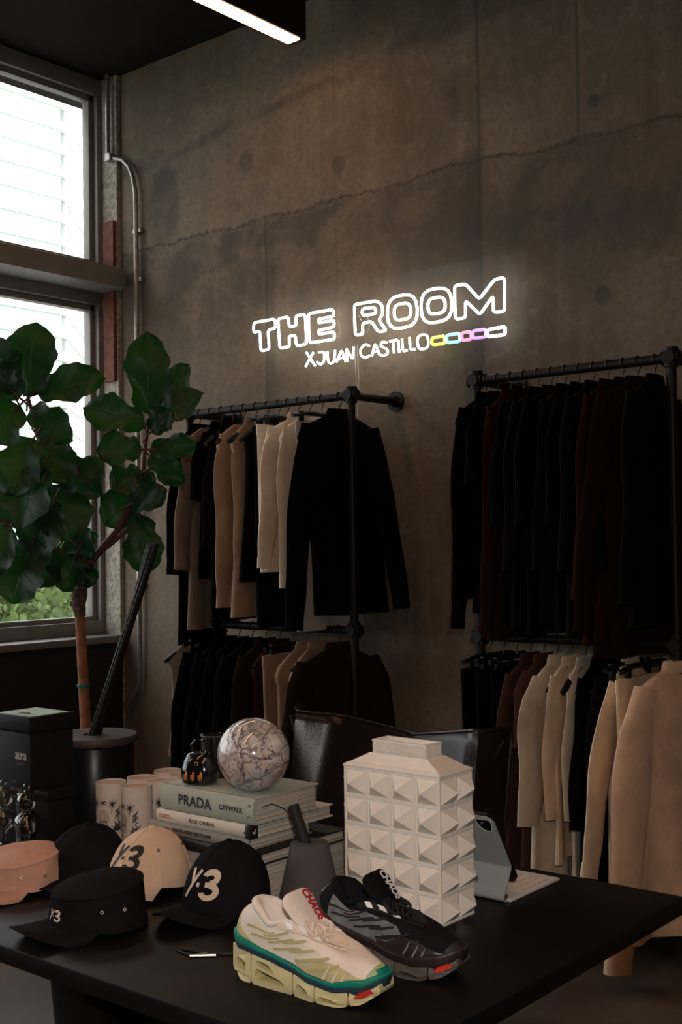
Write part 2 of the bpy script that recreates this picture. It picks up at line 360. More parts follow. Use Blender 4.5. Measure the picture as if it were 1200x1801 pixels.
for pts, c in (([(542, 520), (625, 645)], A_), ([(608, 520), (535, 652)], A_), ([(658, 520), (710, 515), (704, 610), (672, 634), (640, 608)], A_), ([(736, 512), (742, 605), (768, 628), (800, 600), (806, 500)], A_),
               ([(818, 612), (865, 498), (905, 606)], A_), ([(840, 578), (893, 566)], A_), ([(918, 606), (908, 480), (968, 586), (976, 470)], A_),
               ([(165, 572), (132, 558), (98, 600), (104, 645), (135, 662), (168, 642)], B_), ([(184, 646), (207, 552), (240, 640)], B_), ([(195, 618), (230, 610)], B_),
               ([(292, 548), (255, 542), (246, 572), (298, 600), (300, 630), (265, 646), (240, 634)], B_), ([(312, 540), (366, 528)], B_), ([(338, 540), (345, 626)], B_), ([(376, 530), (382, 622)], B_),
               ([(402, 520), (410, 612), (440, 605)], B_), ([(456, 510), (464, 602), (498, 596)], B_)):
    stroke('letter_tube', pts, c, False, .0048, m_nw, .012)
stroke('letter_tube', [(512, 498), (590, 484), (598, 588), (520, 602)], B_, True, .0048, m_nw, .05)
for q, nm, col, s in (([(620, 514), (714, 500), (714, 556), (622, 566)], 'yellow_box_tube', (.75, .9, .02), 2.0), ([(728, 495), (824, 481), (824, 540), (730, 550)], 'cyan_box_tube', (.22, .85, .82), 1.7),
                  ([(838, 478), (905, 468), (908, 525), (840, 534)], 'pink_box_tube', (1, .16, .32), 2.2), ([(918, 464), (1010, 451), (1012, 508), (920, 518)], 'violet_box_tube', (.36, .18, 1.0), 2.2), ([(1026, 455), (1154, 432), (1154, 490), (1026, 507)], 'white_box_tube', (1, 1, .95), 5)):
    stroke(nm, q, B_, True, .0062, neonmat(nm, col, s*.75), .010)
m_acr, t_, b_ = newmat('clear_acrylic'); tr = t_.node('ShaderNodeBsdfTransparent'); gl = t_.node('ShaderNodeBsdfGlossy'); mx = t_.node('ShaderNodeMixShader'); mx.inputs[0].default_value = .003; gl.inputs['Roughness'].default_value = .1
t_.l.new(tr.outputs[0], mx.inputs[1]); t_.l.new(gl.outputs[0], mx.inputs[2]); t_.l.new(mx.outputs[0], m_acr.node_tree.nodes['Material Output'].inputs[0])
boxo('acrylic_backing', (-.71, .70, -.04, -.034, -.05+.12-.12, .11), m_acr, sign)
boxo('acrylic_backing', (-.42, .70, -.04, -.034, -.22, -.05), m_acr, sign)
m_wire = mat('thin_clear_wire', (.45, .42, .38), .4, var=0)
bm = bmesh.new()
for x0, x1 in ((-.18, -.178), (-.165, -.17)): tube(bm, [(x0, 0, -.15), (x0+.004, .003, -.3), (x1, .0, -.46)], .0014, 5)
for x in (-.45, -.13, -.09, -.25): tube(bm, [(x, -.03, -.03), (x+.006, -.01, -.07), (x-.004, -.02, -.11)], .001, 5)
obj('wire', bm, m_wire, sign)

# ================================================================ CLOTHES RACKS
m_rack = mat('matt_black_pipe', (.006, .0055, .0055), .5, 0, var=.1, spec=.25); m_chrome = mat('steel_screw', (.6, .6, .58), .25, 1, var=0)
RY = 3.7
def rack(x0, x1, label):
    o = thing('clothes_rack', (x0, RY, 0), label, 'clothes rack'); L = x1-x0
    for x in (0, L):
        bm = bmesh.new(); tube(bm, [(x, 0, .30), (x, 0, 2.02)], .0165, 14); obj('post', bm, m_rack, o)
        for z in (1.99, .32):
            bm = bmesh.new(); tube(bm, [(x, 0, z), (x, WY-RY-.004, z)], .0165, 14)
            loft(bm, [[Vector((x+.042*math.cos(a*PI/10), y, z+.042*math.sin(a*PI/10))) for a in range(20)] for y in (WY-RY-.012, WY-RY-.001)])
            tube(bm, [(x, WY-RY-.04, z), (x, WY-RY-.012, z)], .023, 14); a = obj('wall_bracket', bm, m_rack, o)
            bm = bmesh.new(); lathe(bm, [(.005, 0), (.005, .004)], 8)
            for v in bm.verts: v.co = Vector((x+.03+v.co.x, WY-RY-.0125-v.co.z, z+v.co.y))
            obj('screw', bm, m_chrome, a)
        for z in (1.99, 1.05):
            bm = bmesh.new(); tube(bm, [(x, 0, z-.03), (x, 0, z+.035)], .024, 16); tube(bm, [(x-.03, 0, z), (x+.03, 0, z)], .024, 16)
            tube(bm, [(x, -.03, z), (x, .03, z)], .022, 14)
            obj('pipe_fitting', bm, m_rack, o)
    for z in (1.99, 1.05):
        bm = bmesh.new(); tube(bm, [(.0, 0, z), (L, 0, z)], .0165, 14); obj('rail', bm, m_rack, o)
    return o
rack(-3.96, -3.014, 'black pipe clothes rack with two rails under the neon sign, left of the two')
rack(-2.418, -1.657, 'black pipe clothes rack with two rails at the right edge, right of the two')
m_hang = mat('black_plastic_hanger', (.006, .006, .006), .45, var=0, spec=.3); m_hook = mat('dark_steel_hook', (.03, .028, .026), .4, .5, var=0)
def hanger_proto():
    h = thing('clothes_hanger', (0, 0, 0), 'x', 'hanger')
    bm = bmesh.new(); tube(bm, [(0, .0187*math.cos(a), -.0165+.0187*math.sin(a)) for a in [math.radians(d) for d in range(-20, 201, 20)]][::-1]+[(0, .014, -.034), (0, .0, -.052), (0, 0, -.085)], .0022, 6); obj('hook', bm, m_hook, h)
    bm = bmesh.new(); P = [(0, -.165, -.178), (0, -.12, -.148), (0, -.07, -.118), (0, -.03, -.096), (0, 0, -.088), (0, .03, -.096), (0, .07, -.118), (0, .12, -.148), (0, .165, -.178)]
    tube(bm, P, [.010, .012, .011, .010, .011, .010, .011, .012, .010], 8, flat=1.0); obj('arms', bm, m_hang, h); return h
def clip_proto():
    h = thing('clip_hanger', (0, 0, 0), 'x', 'hanger')
    bm = bmesh.new(); tube(bm, [(0, .0187*math.cos(a), -.0165+.0187*math.sin(a)) for a in [math.radians(d) for d in range(-20, 201, 20)]][::-1]+[(0, .014, -.034), (0, .0, -.052), (0, 0, -.085)], .0022, 6); obj('hook', bm, m_hook, h)
    bm = bmesh.new(); tube(bm, [(0, -.18, -.095), (0, -.1, -.082), (0, .1, -.082), (0, .18, -.095)], .009, 8); obj('bar', bm, m_hang, h)
    for y in (-.13, .13):
        bm = bmesh.new(); box(bm, -.008, .008, y-.013, y+.013, -.135, -.075, bev=.003); obj('clip', bm, m_hang, h)
    return h
HP, CP = hanger_proto(), clip_proto(); used = set()
def hang(proto, x, z, rz, label, group):
    o = proto if proto.name not in used and proto.get('label') == 'x' else copytree(proto)
    used.add(proto.name); o.location = (x, RY, z+.0165-.0); o.rotation_euler = (0, 0, rz); o['label'] = label; o['category'] = 'hanger'; o['group'] = group
    return o
def clothring(zc, y0, y1, th, amp, ph, kf, x0=0, n=30, rnd_=0.0, sq=.55):
    yc, hw = (y0+y1)/2, max((y1-y0)/2, .004); out = []
    for k in range(n):
        a = 2*PI*k/n; c, s = math.cos(a), math.sin(a); yy = yc+hw*math.copysign(abs(c)**.85, c)
        xx = th*math.copysign(abs(s)**sq, s)
        xx += amp*math.sin(kf*yy*2*PI+ph)+amp*.5*math.sin(kf*yy*5.1+ph*2.3+zc*3)
        out.append(Vector((x0+xx, yy, zc)))
    return out
def top_garment(kind, name, label, cat, x, rail, m, rz=0, sh=.215, length=.7, slv=.6, hem=None, thick=.02, neck=.062, sway=0, slope=.098, amp=.011, collar=True, cuff=.04, ns=None, fs=None, group=None, dz=0, sw=.062, seed=0, buttons=None):
    """garment on a hanger: local origin at the rail point; y across, z down"""
    R = random.Random(seed or int(abs(x)*1000)); ph = R.uniform(0, 6)
    o = thing(name, (x, RY, rail+.0165), label, cat, rz, group)
    hem = hem or sh*1.04; zt = -.092+dz; rows = []
    for t, f in ((0, 0), (.006, .12), (.016, .34), (.031, .62), (.045, .82), (.058, .93), (.075, 1.0)):
        hw = neck+(sh-neck)*f; rows.append(clothring(zt-t*slope/.075, -hw, hw, thick*(.5+.5*f), 0, ph, 4))
    nrow = 14
    for i in range(1, nrow+1):
        t = i/nrow;  z = zt-slope-(length-slope)*t; hw = (sh-.012)*(1-t)+hem*t-.012*math.sin(PI*t)
        rows.append(clothring(z, -hw+sway*t, hw+sway*t, thick*(1+.15*math.sin(t*5+ph)), amp*t, ph, 5+R.random()*.1))
    bm = bmesh.new(); loft(bm, rows); obj('body', bm, m, o)
    if slv:
        for sgn, cust in ((-1, ns), (1, fs)):
            e = cust or (sgn*(sh+.025), -slv-.11)
            p0 = Vector((0, sgn*(sh-.07), zt-slope*.5)); p3 = Vector((e[2] if len(e) > 2 else .004, e[0], e[1]+dz)); rings = []
            mid = Vector((p3.x*.5+.004, (p0.y*.45+p3.y*.55)+sgn*.022, (p0.z+p3.z)/2)); K = 12
            for i in range(K+1):
                t = i/K; p = p0*(1-t)**2+mid*2*t*(1-t)+p3*t*t
                d = ((mid-p0)*(1-t)+(p3-mid)*t).normalized(); side = Vector((0, -d.z, d.y)); side = side if side.y > 0 else -side
                w = (.052+(sw-.052)*ss(0, .2, t))*(1-.35*max(0, t-.3)/.7)
                if cuff and t > .9: w *= .9
                th = thick*.9*(1 - .1*math.sin(9*t+ph))
                w *= 1+.05*math.sin(14*t+ph)
                rings.append([p+side*w*math.cos(2*PI*k/16)+Vector((1, 0, 0))*(th*math.sin(2*PI*k/16)+.006*math.sin(7*t+ph)) for k in range(16)])
            bm = bmesh.new(); loft(bm, rings); obj('sleeve', bm, m, o)
            if cuff:
                bm = bmesh.new(); q = rings[-1]; c = sum(q, Vector())/16; dd = (p3-mid).normalized()
                loft(bm, [[c+(v-c)*1.07-dd*cuff+Vector((0, 0, 0)) for v in q], [c+(v-c)*1.09+dd*.004 for v in q]]); obj('cuff', bm, m, o)
    if collar:
        bm = bmesh.new(); rr = []
        for h, w, th in ((-.012, neck+.012, thick*.75), (.012, neck+.006, thick*.8), (.026, neck-.002, thick*.7), (.02, neck-.012, thick*.45), (-.01, neck-.014, thick*.35)):
            rr.append([Vector((th*math.sin(2*PI*k/20)*1.0, w*math.cos(2*PI*k/20), zt+h*(1 if collar is True else .6))) for k in range(20)])
        loft(bm, rr, cap=(False, False)); obj('collar', bm, m, o)
    if buttons:
        for i in range(5):
            bm = bmesh.new(); lathe(bm, [(.005, -.001), (.005, .002)], 10)
            z = zt-.06-i*.11
            for v in bm.verts: v.co = Vector((thick*1.05+.004+v.co.z, v.co.y, z+v.co.x))
            obj('button', bm, buttons, o)
    return o
def pants(label, x, rail, m, rz=0, w=.19, length=.8, y0=0, thick=.014, amp=.006, group=None, taper=.9, name='trousers', cat='trousers', seed=0, band=True):
    R = random.Random(seed or int(abs(x)*997)); ph = R.uniform(0, 6); o = thing(name, (x, RY, rail+.0165), label, cat, rz, group)
    zt = -.122; bm = bmesh.new()
    loft(bm, [clothring(zt-(length)*t, y0-w*(1-(1-taper)*t), y0+w*(1-(1-taper)*t), thick*(.8+.4*t), amp*(.2+.8*t), ph, 4.2, sq=.5) for t in [i/12 for i in range(13)]]); obj('legs', bm, m, o)
    if band:
        bm = bmesh.new(); loft(bm, [clothring(zt+.004, y0-w-.003, y0+w+.003, thick*.9, amp*.2, ph, 4.2, sq=.5), clothring(zt-.04, y0-w-.003, y0+w+.003, thick*.97, amp*.25, ph, 4.2, sq=.5)]); obj('waistband', bm, m, o)
    return o
c_black = cloth('black_fabric', (.0035, .0035, .0045)); c_black2 = cloth('faded_black_fabric', (.006, .005, .0055)); c_tan = cloth('tan_knit', (.33, .215, .15)); c_taupe = cloth('taupe_knit', (.21, .15, .115))
c_white = cloth('off_white_cotton', (.76, .64, .51)); c_white2 = cloth('greyed_white_cotton', (.50, .43, .40)); c_maroon = cloth('dark_maroon_cotton', (.026, .008, .0075)); c_brown = cloth('dark_brown_wool', (.020, .013, .010))
c_rust = cloth('rust_brown_cotton', (.075, .033, .024)); c_cream = cloth('cream_cotton', (.78, .59, .41)); c_cream2 = cloth('pale_stone_cotton', (.68, .58, .45)); c_peach = cloth('peach_cream_fleece', (.80, .55, .38)); c_khaki = cloth('khaki_linen', (.30, .20, .13))
UP, LO = 1.99, 1.05
GL, GU = 'dark garments on the upper rail of the left rack', 'dark garments on the upper rail of the right rack'
HL = 'hangers on the upper rail of the left rack'; HR = 'hangers on the upper rail of the right rack'; HLL = 'hangers on the lower rail of the left rack'; HRL = 'hangers on the lower rail of the right rack'
def hs(xs, rail, group, where, clip=()):
    for i, x in enumerate(xs):
        rz = x[1] if isinstance(x, tuple) else 0; xx = x[0] if isinstance(x, tuple) else x
        hang(CP if i in clip else HP, xx, rail, rz, 'black hanger with a dark steel hook on the %s' % where, group)
# --- left rack, upper rail
LT = [(-3.89), (-3.82), (-3.755), (-3.685), (-3.615), (-3.545), (-3.475), (-3.41), (-3.36), (-3.30), (-3.235), (-3.17), (-3.075, -.2)]
hs(LT, UP, HL, 'upper rail of the left rack', clip=(7, 8, 11))
top_garment('t', 'long_coat', 'long black coat at the far left end of the left rack', 'coat', -3.89, UP, c_black, length=.95, slv=.62, sh=.15, seed=1)
top_garment('t', 'sweater', 'taupe brown long sweater near the left end of the left rack', 'sweater', -3.82, UP, c_taupe, length=.88, slv=.6, seed=2, sh=.165, hem=.16, collar=False)
top_garment('t', 'shirt', 'short black shirt beside the taupe sweater on the left rack', 'shirt', -3.755, UP, c_black, length=.66, slv=.3, seed=3, sh=.135)
top_garment('t', 'shirt', 'longer black shirt directly left of the tan sweaters', 'shirt', -3.685, UP, c_black2, length=.84, slv=.5, seed=4, sh=.135)
top_garment('t', 'sweater', 'tan knit sweater, left one of the tan pair on the left rack', 'sweater', -3.615, UP, c_tan, length=.78, slv=.66, seed=5, sh=.165, sw=.07, collar=False, ns=(-.13, -.86), amp=.01)
top_garment('t', 'sweater', 'tan knit sweater, right one of the tan pair on the left rack', 'sweater', -3.545, UP, c_tan, length=.82, slv=.64, seed=6, sh=.15, sw=.06, ns=(-.09, -.83), amp=.009)
top_garment('t', 'shirt', 'black flared shirt right of the tan sweaters on the left rack', 'shirt', -3.475, UP, c_black, length=.67, slv=0, seed=7, sh=.14, hem=.18)
pants('black trousers hanging between black flared shirt and cream trousers', -3.41, UP, c_black, w=.15, length=.83, seed=8)
pants('cream trousers clipped by the waist on the left rack', -3.36, UP, c_white, w=.165, length=.6, y0=-.02, seed=9)
top_garment('t', 'shirt', 'off-white shirt, left one of the white pair on the left rack', 'shirt', -3.30, UP, c_white, length=.62, slv=.5, seed=10, sh=.2, ns=(-.215, -.70))
top_garment('t', 'shirt', 'off-white shirt, right one of the white pair beside the black jacket', 'shirt', -3.235, UP, c_cream2, length=.66, slv=.55, seed=11, sh=.185, ns=(-.16, -.78))
pants('greyed white trousers whose hems hang below the front black jacket', -3.17, UP, c_white2, w=.2, length=.835, y0=.04, seed=12, taper=1.0)
top_garment('t', 'jacket', 'large black long-sleeved jacket at the front of the left rack', 'jacket', -3.075, UP, c_black, rz=-.2, length=.80, slv=.72, sh=.215, hem=.185, seed=13, sw=.066, thick=.022, ns=(-.25, -.94), fs=(.225, -.87, .10), sway=.05)
# --- left rack, lower rail
LL = [(-3.90, -.5), (-3.82), (-3.74), (-3.66), (-3.58), (-3.50), (-3.42), (-3.34), (-3.27), (-3.205), (-3.10, -.22)]
hs(LL, LO, HLL, 'lower rail of the left rack', clip=(1, 7))
top_garment('t', 'vest', 'tan vest at the far left end of the lower left rail', 'vest', -3.90, LO, c_taupe, rz=-.5, length=.5, slv=0, sh=.15, seed=20)
for i, x in enumerate((-3.82, -3.74, -3.66, -3.58)):
    top_garment('t', 'coat', 'long black garment on the lower left rail, behind the candle tubes', 'coat', x, LO, (c_black, c_black2)[i % 2], length=.86, slv=.5, sh=.2, hem=.26, seed=21+i, group='long black garments on the lower left rail')
top_garment('t', 'coat', 'dark brown coat left of the khaki vests on the lower left rail', 'coat', -3.50, LO, c_brown, length=.8, slv=.5, sh=.18, seed=26)
top_garment('t', 'coat', 'dark maroon coat beside khaki vests on the lower left rail', 'coat', -3.42, LO, c_maroon, length=.8, slv=0, sh=.17, seed=27)
pants('khaki trousers behind the khaki vests on the lower left rail', -3.34, LO, c_khaki, w=.14, length=.8, y0=-.05, seed=28)
top_garment('t', 'vest', 'khaki linen vest, left of the pair above the marble sphere', 'vest', -3.27, LO, c_khaki, length=.62, slv=0, sh=.19, seed=29, slope=.11)
top_garment('t', 'vest', 'khaki linen vest, right of the pair above the marble sphere', 'vest', -3.205, LO, c_khaki, length=.62, slv=0, sh=.18, seed=30, slope=.12)
top_garment('t', 'jacket', 'dark brown wool jacket at the right end of the lower left rail', 'jacket', -3.10, LO, c_brown, rz=-.22, length=.72, slv=.6, sh=.225, hem=.25, seed=31, thick=.026, sw=.08)
# --- right rack, upper rail
RT = [-2.375, -2.325, -2.27, -2.215, -2.16, -2.105, -2.05, -1.995, -1.94, -1.885, -1.83, (-1.775, -.25), -1.715]
hs(RT, UP, HR, 'upper rail of the right rack')
top_garment('t', 'jacket', 'black jacket with a hanging sleeve at the left end of the right rack', 'jacket', -2.375, UP, c_black, length=.72, slv=.66, seed=40, sh=.2, ns=(-.215, -.91), thick=.018)
top_garment('t', 'shirt', 'black shirt just right of the leftmost jacket on the right rack', 'shirt', -2.325, UP, c_black, length=.77, slv=.3, seed=41, sh=.17, thick=.016)
top_garment('t', 'sweater', 'dark maroon sweater on the left part of the right rack, hem showing below black shirts', 'sweater', -2.27, UP, c_maroon, length=.86, slv=.72, seed=42, sh=.17, thick=.018, ns=(-.19, -.93))
for i, x in enumerate((-2.215, -2.16, -2.105, -2.05, -1.995, -1.94)):
    top_garment('t', 'shirt', 'black shirt hanging in the dense middle of the right upper rail', 'shirt', x, UP, (c_black, c_black2)[i % 2], length=.80+.02*(i % 3), slv=.6 if i % 2 else .45, seed=43+i, sh=.18+.012*(i % 3), thick=.017, group=GU)
top_garment('t', 'shirt', 'dark maroon shirt right of the black shirts on the right upper rail', 'shirt', -1.885, UP, c_maroon, length=.86, slv=.6, seed=50, sh=.185, thick=.017, ns=(-.24, -.8))
top_garment('t', 'shirt', 'black shirt between the two maroon shirts on the right upper rail', 'shirt', -1.83, UP, c_black, length=.86, slv=.6, seed=51, sh=.185, thick=.017)
top_garment('t', 'hoodie', 'deep maroon hoodie near the right post of the right rack', 'hoodie', -1.775, UP, cloth('deep_maroon_fleece', (.017, .0055, .0055)), rz=-.25, length=.9, slv=.66, seed=52, sh=.22, thick=.018, ns=(-.30, -.9))
top_garment('t', 'jacket', 'black jacket at the right end of the right upper rail', 'jacket', -1.715, UP, c_black2, length=.8, slv=.7, seed=53, sh=.22, thick=.018)
# --- right rack, lower rail
RL = [-2.375, -2.32, -2.265, -2.21, -2.155, -2.10, -2.045, -1.99, -1.935, -1.88, -1.825, -1.77, (-1.66, -.3)]
hs(RL, LO, HRL, 'lower rail of the right rack', clip=(0, 1, 2, 10, 11))
for i, x in enumerate((-2.375, -2.32, -2.265)):
    pants('black trousers clipped at the left end of the right lower rail', x, LO, (c_black, c_black2)[i % 2], w=.19-.01*i, length=.8, seed=60+i, group='black trousers on the right lower rail')
top_garment('t', 'shirt', 'rust brown shirt, left one of the brown pair on the right lower rail', 'shirt', -2.21, LO, c_rust, length=.8, slv=.5, seed=63, sh=.185, thick=.017, slope=.1)
top_garment('t', 'shirt', 'rust brown shirt, right one of the brown pair beside cream shirts', 'shirt', -2.155, LO, c_rust, length=.82, slv=.26, seed=64, sh=.165, thick=.017, slope=.1)
top_garment('t', 'shirt', 'cream shirt with wide half sleeve, nearest the brown shirts', 'shirt', -2.10, LO, c_cream2, amp=.017, length=.78, slv=.42, seed=65, sh=.19, thick=.018, ns=(-.225, -.62), sw=.10, slope=.1, cuff=0)
top_garment('t', 'shirt', 'cream shirt in the middle of the three cream shirts on the right lower rail', 'shirt', -2.045, LO, c_cream, amp=.017, length=.66, slv=.36, seed=66, sh=.165, thick=.017, ns=(-.16, -.60), slope=.09, sw=.075, cuff=0)
top_garment('t', 'shirt', 'pale stone shirt, rightmost of the three cream shirts left of the black ones', 'shirt', -1.99, LO, c_cream2, length=.84, slv=.4, seed=67, sh=.135, thick=.017, ns=(-.14, -.60), slope=.08, cuff=0)
for i, x in enumerate((-1.935, -1.88)):
    top_garment('t', 'shirt', 'black garment between the cream shirts and the cream trousers', 'shirt', x, LO, (c_black, c_black2)[i % 2], length=.84, slv=.5, seed=70+i, sh=.17, thick=.017, group='black garments on the right lower rail')
top_garment('t', 'shirt', 'cream long shirt left of the big peach sweatshirt', 'shirt', -1.825, LO, c_cream, amp=.017, length=.84, slv=.6, seed=73, sh=.18, thick=.018, ns=(-.33, -.72), sw=.075, slope=.12)
pants('cream trousers with gathered waist left of the peach sweatshirt', -1.77, LO, c_cream, w=.15, length=.8, y0=-.06, seed=74)
top_garment('t', 'sweatshirt', 'big peach cream sweatshirt with long hanging sleeve at the right end of the lower rail', 'sweatshirt', -1.66, LO, c_peach, rz=-.3, length=.84, slv=.75, sh=.215, hem=.27, seed=75, thick=.03, amp=.024, ns=(-.30, -1.01), sw=.09, collar=True, slope=.11)

# ================================================================ FIDDLE LEAF FIG
def leaf_mat(name, col, back):
    m, t, b = newmat(name)
    tc = t.node('ShaderNodeUVMap').outputs[0]; ob = t.node('ShaderNodeTexCoord').outputs['Object']
    sep = t.node('ShaderNodeSeparateXYZ'); t.l.new(tc, sep.inputs[0]); u, v, _ = sep.outputs
    av = t.m('ABSOLUTE', t.m('SUBTRACT', v, .5))
    rib = t.map(av, .0, .022, 1, 0)
    k = t.m('ABSOLUTE', t.m('SUBTRACT', t.m('FRACT', t.m('MULTIPLY', t.m('SUBTRACT', u, t.m('MULTIPLY', av, .45)), 7.0)), .5))
    vein = t.map(k, 0, .05, .7, 0)
    lines = t.m('MAXIMUM', rib, vein)
    n = t.noise(ob, 6, 4)
    c = t.mix(t.map(n, .35, .65), tuple(x*.75 for x in col)+(1,), tuple(x*1.25 for x in col)+(1,))
    c = t.mix(t.m('MULTIPLY', lines, .5), c, tuple(back)+(1,))
    t.put(b.inputs['Base Color'], c); b.inputs['Roughness'].default_value = .42; b.inputs['Specular IOR Level'].default_value = .3
    t.put(b.inputs['Normal'], t.bump(lines, .35, .004))
    tl = t.node('ShaderNodeBsdfTranslucent'); tl.inputs[0].default_value = (col[0]*1.2, col[1]*2.2, col[2]*.7, 1); mx = t.node('ShaderNodeMixShader'); mx.inputs[0].default_value = .22
    t.l.new(b.outputs[0], mx.inputs[1]); t.l.new(tl.outputs[0], mx.inputs[2]); t.l.new(mx.outputs[0], m.node_tree.nodes['Material Output'].inputs[0]); return m
m_leaf = leaf_mat('fig_leaf', (.011, .042, .013), (.024, .06, .02)); m_bark = mat('fig_bark', (.12, .055, .03), .8, var=.35, vs=40, bump=.6); m_twig = mat('fig_branch', (.085, .03, .022), .7, var=.3, vs=30)
m_stem2 = mat('orange_brown_trunk', (.23, .085, .035), .7, var=.25, vs=30, bump=.4)
PY = 2.8; PXX = -3.60
fig = thing('fiddle_leaf_fig', (-3.60, 2.8, 0), 'tall fiddle leaf fig with large dark green leaves in front of the window', 'plant')
def fl(px, py, d=0.0):
    """point near the plant's vertical mid-plane (facing the room), d metres toward the room"""
    ray = fw*FPX + rt*(px-600) - up*(py-900.5); nrm = Vector((-math.sin(YAW), math.cos(YAW), 0)); base = Vector((PXX, PY, 0))
    t = ((base-EYE).dot(nrm)-d)/ray.dot(nrm); return EYE+ray*t - base
m_pot = mat('black_planter', (.02, .02, .02), .5)
bm = bmesh.new(); lathe(bm, [(.13, 0), (.15, .01), (.19, .33), (.185, .34), (.17, .33), (.165, .29)], 36); obj('pot', bm, m_pot, fig)
bm = bmesh.new(); lathe(bm, [(.166, .28), (.16, .292)], 30); obj('soil', bm, mat('soil', (.03, .02, .015), 1, var=.5, vs=60), fig)
bm = bmesh.new(); tube(bm, [(.0, 0, .28), fl(151, 1275), fl(146, 1180), fl(141, 1090), fl(138, 1060)], [.022, .021, .020, .019, .019], 12); obj('trunk', bm, m_stem2, fig)
bm = bmesh.new(); tube(bm, [fl(141, 1085), fl(138, 1065), fl(140, 1045), fl(141, 1030), fl(142, 1010)], [.019, .026, .030, .027, .020], 12)
tube(bm, [fl(138, 1060), fl(124, 1062)], [.014, .009], 8); obj('graft_knot', bm, mat('knotted_bark', (.10, .06, .045), .95, var=.5, vs=70, bump=1), fig)
bm = bmesh.new(); lathe(bm, [(.0235, -.006), (.0245, 0), (.0235, .006)], 16, fl(147, 1206)); obj('green_tie', bm, mat('green_tie_tape', (.01, .12, .09), .5, var=0), fig)
def branch(pts, r):
    bm = bmesh.new(); P = [fl(*p) for p in pts]; Q = []
    for a, b in zip(P, P[1:]): Q += [a.lerp(b, i/3) for i in range(3)]
    Q.append(P[-1]); n = len(Q); tube(bm, Q, [r[0]+(r[1]-r[0])*i/(n-1) for i in range(n)], 8); obj('branch', bm, m_twig, fig)
branch([(142, 1012), (143, 985), (133, 955), (100, 900), (85, 850), (65, 760), (50, 700)], (.018, .006))
branch([(146, 1000), (175, 970), (205, 935), (235, 880), (252, 830), (255, 790), (262, 740)], (.016, .006))
branch([(170, 975), (198, 955), (232, 925), (250, 905)], (.010, .006))
branch([(140, 995), (110, 970), (60, 945), (25, 925), (-20, 905)], (.011, .006))
branch([(136, 960), (150, 900), (140, 840), (120, 780)], (.009, .005))
def leaf(b, tip, w, d0=0, d1=0, cup=.18, seed=0, face=0):
    R = random.Random(seed); B, T = fl(*b, d0), fl(*tip, d1); ax = T-B; L = ax.length; ax.normalize()
    toC = Vector((math.sin(YAW), -math.cos(YAW), .12)).normalized(); n = (toC-ax*toC.dot(ax)).normalized(); s = ax.cross(n).normalized()
    a = face+R.uniform(-.35, .35); n, s = n*math.cos(a)+s*math.sin(a), s*math.cos(a)-n*math.sin(a)
    NU, NV = 16, 10; bm = bmesh.new(); uvl = bm.loops.layers.uv.new('UVMap'); G = []
    p1, p2, p3 = R.uniform(0, 6), R.uniform(0, 6), R.uniform(0, 6)
    for i in range(NU+1):
        u = i/NU; wd = 1.08*w*(math.sin(PI*min(1, u**.72))**.62)*(.62+.55*u)*(1-.28*math.exp(-((u-.33)/.13)**2)) if 0 < u < 1 else 0
        row = []
        for j in range(NV+1):
            v = j/NV*2-1; wv = wd*(1+.06*math.sin(9*u*PI+p1*(1 if v > 0 else 2)))
            off = -cup*L*(u-.5)**2*1.2 + abs(v)**2*wd*.28*cup*4 + .012*abs(v)**2*math.sin(11*u+p2+(2 if v > 0 else 0)) + .006*math.sin(7*u+3*v+p3)
            row.append(bm.verts.new(B+ax*(u*L)+s*(v*wv)+n*off))
        G.append(row)
    for i in range(NU):
        for j in range(NV):
            try:
                f = bm.faces.new((G[i][j], G[i+1][j], G[i+1][j+1], G[i][j+1]))
                for lp, (uu, vv) in zip(f.loops, ((i, j), (i+1, j), (i+1, j+1), (i, j+1))): lp[uvl].uv = (uu/NU, vv/NV)
            except ValueError: pass
    o = obj('leaf', bm, m_leaf, fig)
    bm = bmesh.new(); tube(bm, [B-ax*.05-n*.01, B, B+ax*.03], [.0035, .0035, .002], 6); obj('petiole', bm, m_twig, o)
LV = [  # base px, tip px, half width (m), depth base, depth tip
 ((48, 700), (62, 566), .115, 0, .03), ((62, 690), (182, 662), .085, 0, .02), ((30, 705), (-25, 590), .10, .05, .08), ((25, 690), (-20, 640), .08, .1, .1),
 ((52, 715), (125, 775), .085, .03, .06), ((35, 712), (-30, 770), .11, .06, .1), ((60, 770), (5, 870), .11, .08, .12), ((68, 770), (120, 850), .09, .05, .08),
 ((80, 800), (180, 870), .085, -.02, .02), ((75, 820), (30, 930), .11, .1, .14), ((90, 850), (130, 950), .12, .05, .1), ((95, 880), (60, 985), .11, .1, .12), ((112, 905), (160, 985), .07, .0, .03),
 ((60, 945), (18, 1062), .115, .1, .12), ((100, 965), (55, 1030), .09, .05, .08), ((20, 925), (-25, 1010), .09, .12, .12), ((134, 975), (108, 1040), .085, .03, .05), ((148, 985), (155, 1035), .05, .02, .02), ((145, 965), (168, 935), .03, .0, .0),
 ((262, 730), (258, 582), .095, 0, .03), ((265, 735), (332, 640), .085, -.02, .0), ((262, 745), (357, 690), .075, .03, .06), ((255, 745), (145, 715), .082, .03, .05), ((265, 760), (300, 720), .06, .08, .1),
 ((250, 790), (168, 790), .075, .05, .06), ((262, 790), (345, 785), .06, .0, .03), ((262, 800), (325, 850), .06, -.05, -.03), ((252, 830), (195, 860), .075, .04, .08), ((245, 850), (185, 925), .085, -.02, .02),
 ((225, 890), (292, 862), .062, .08, .12), ((245, 905), (258, 1010), .085, .03, .05), ((235, 870), (270, 830), .05, .02, .03), ((12, 930), (-5, 840), .09, .0, .04), ((150, 880), (165, 800), .07, -.05, -.02)]
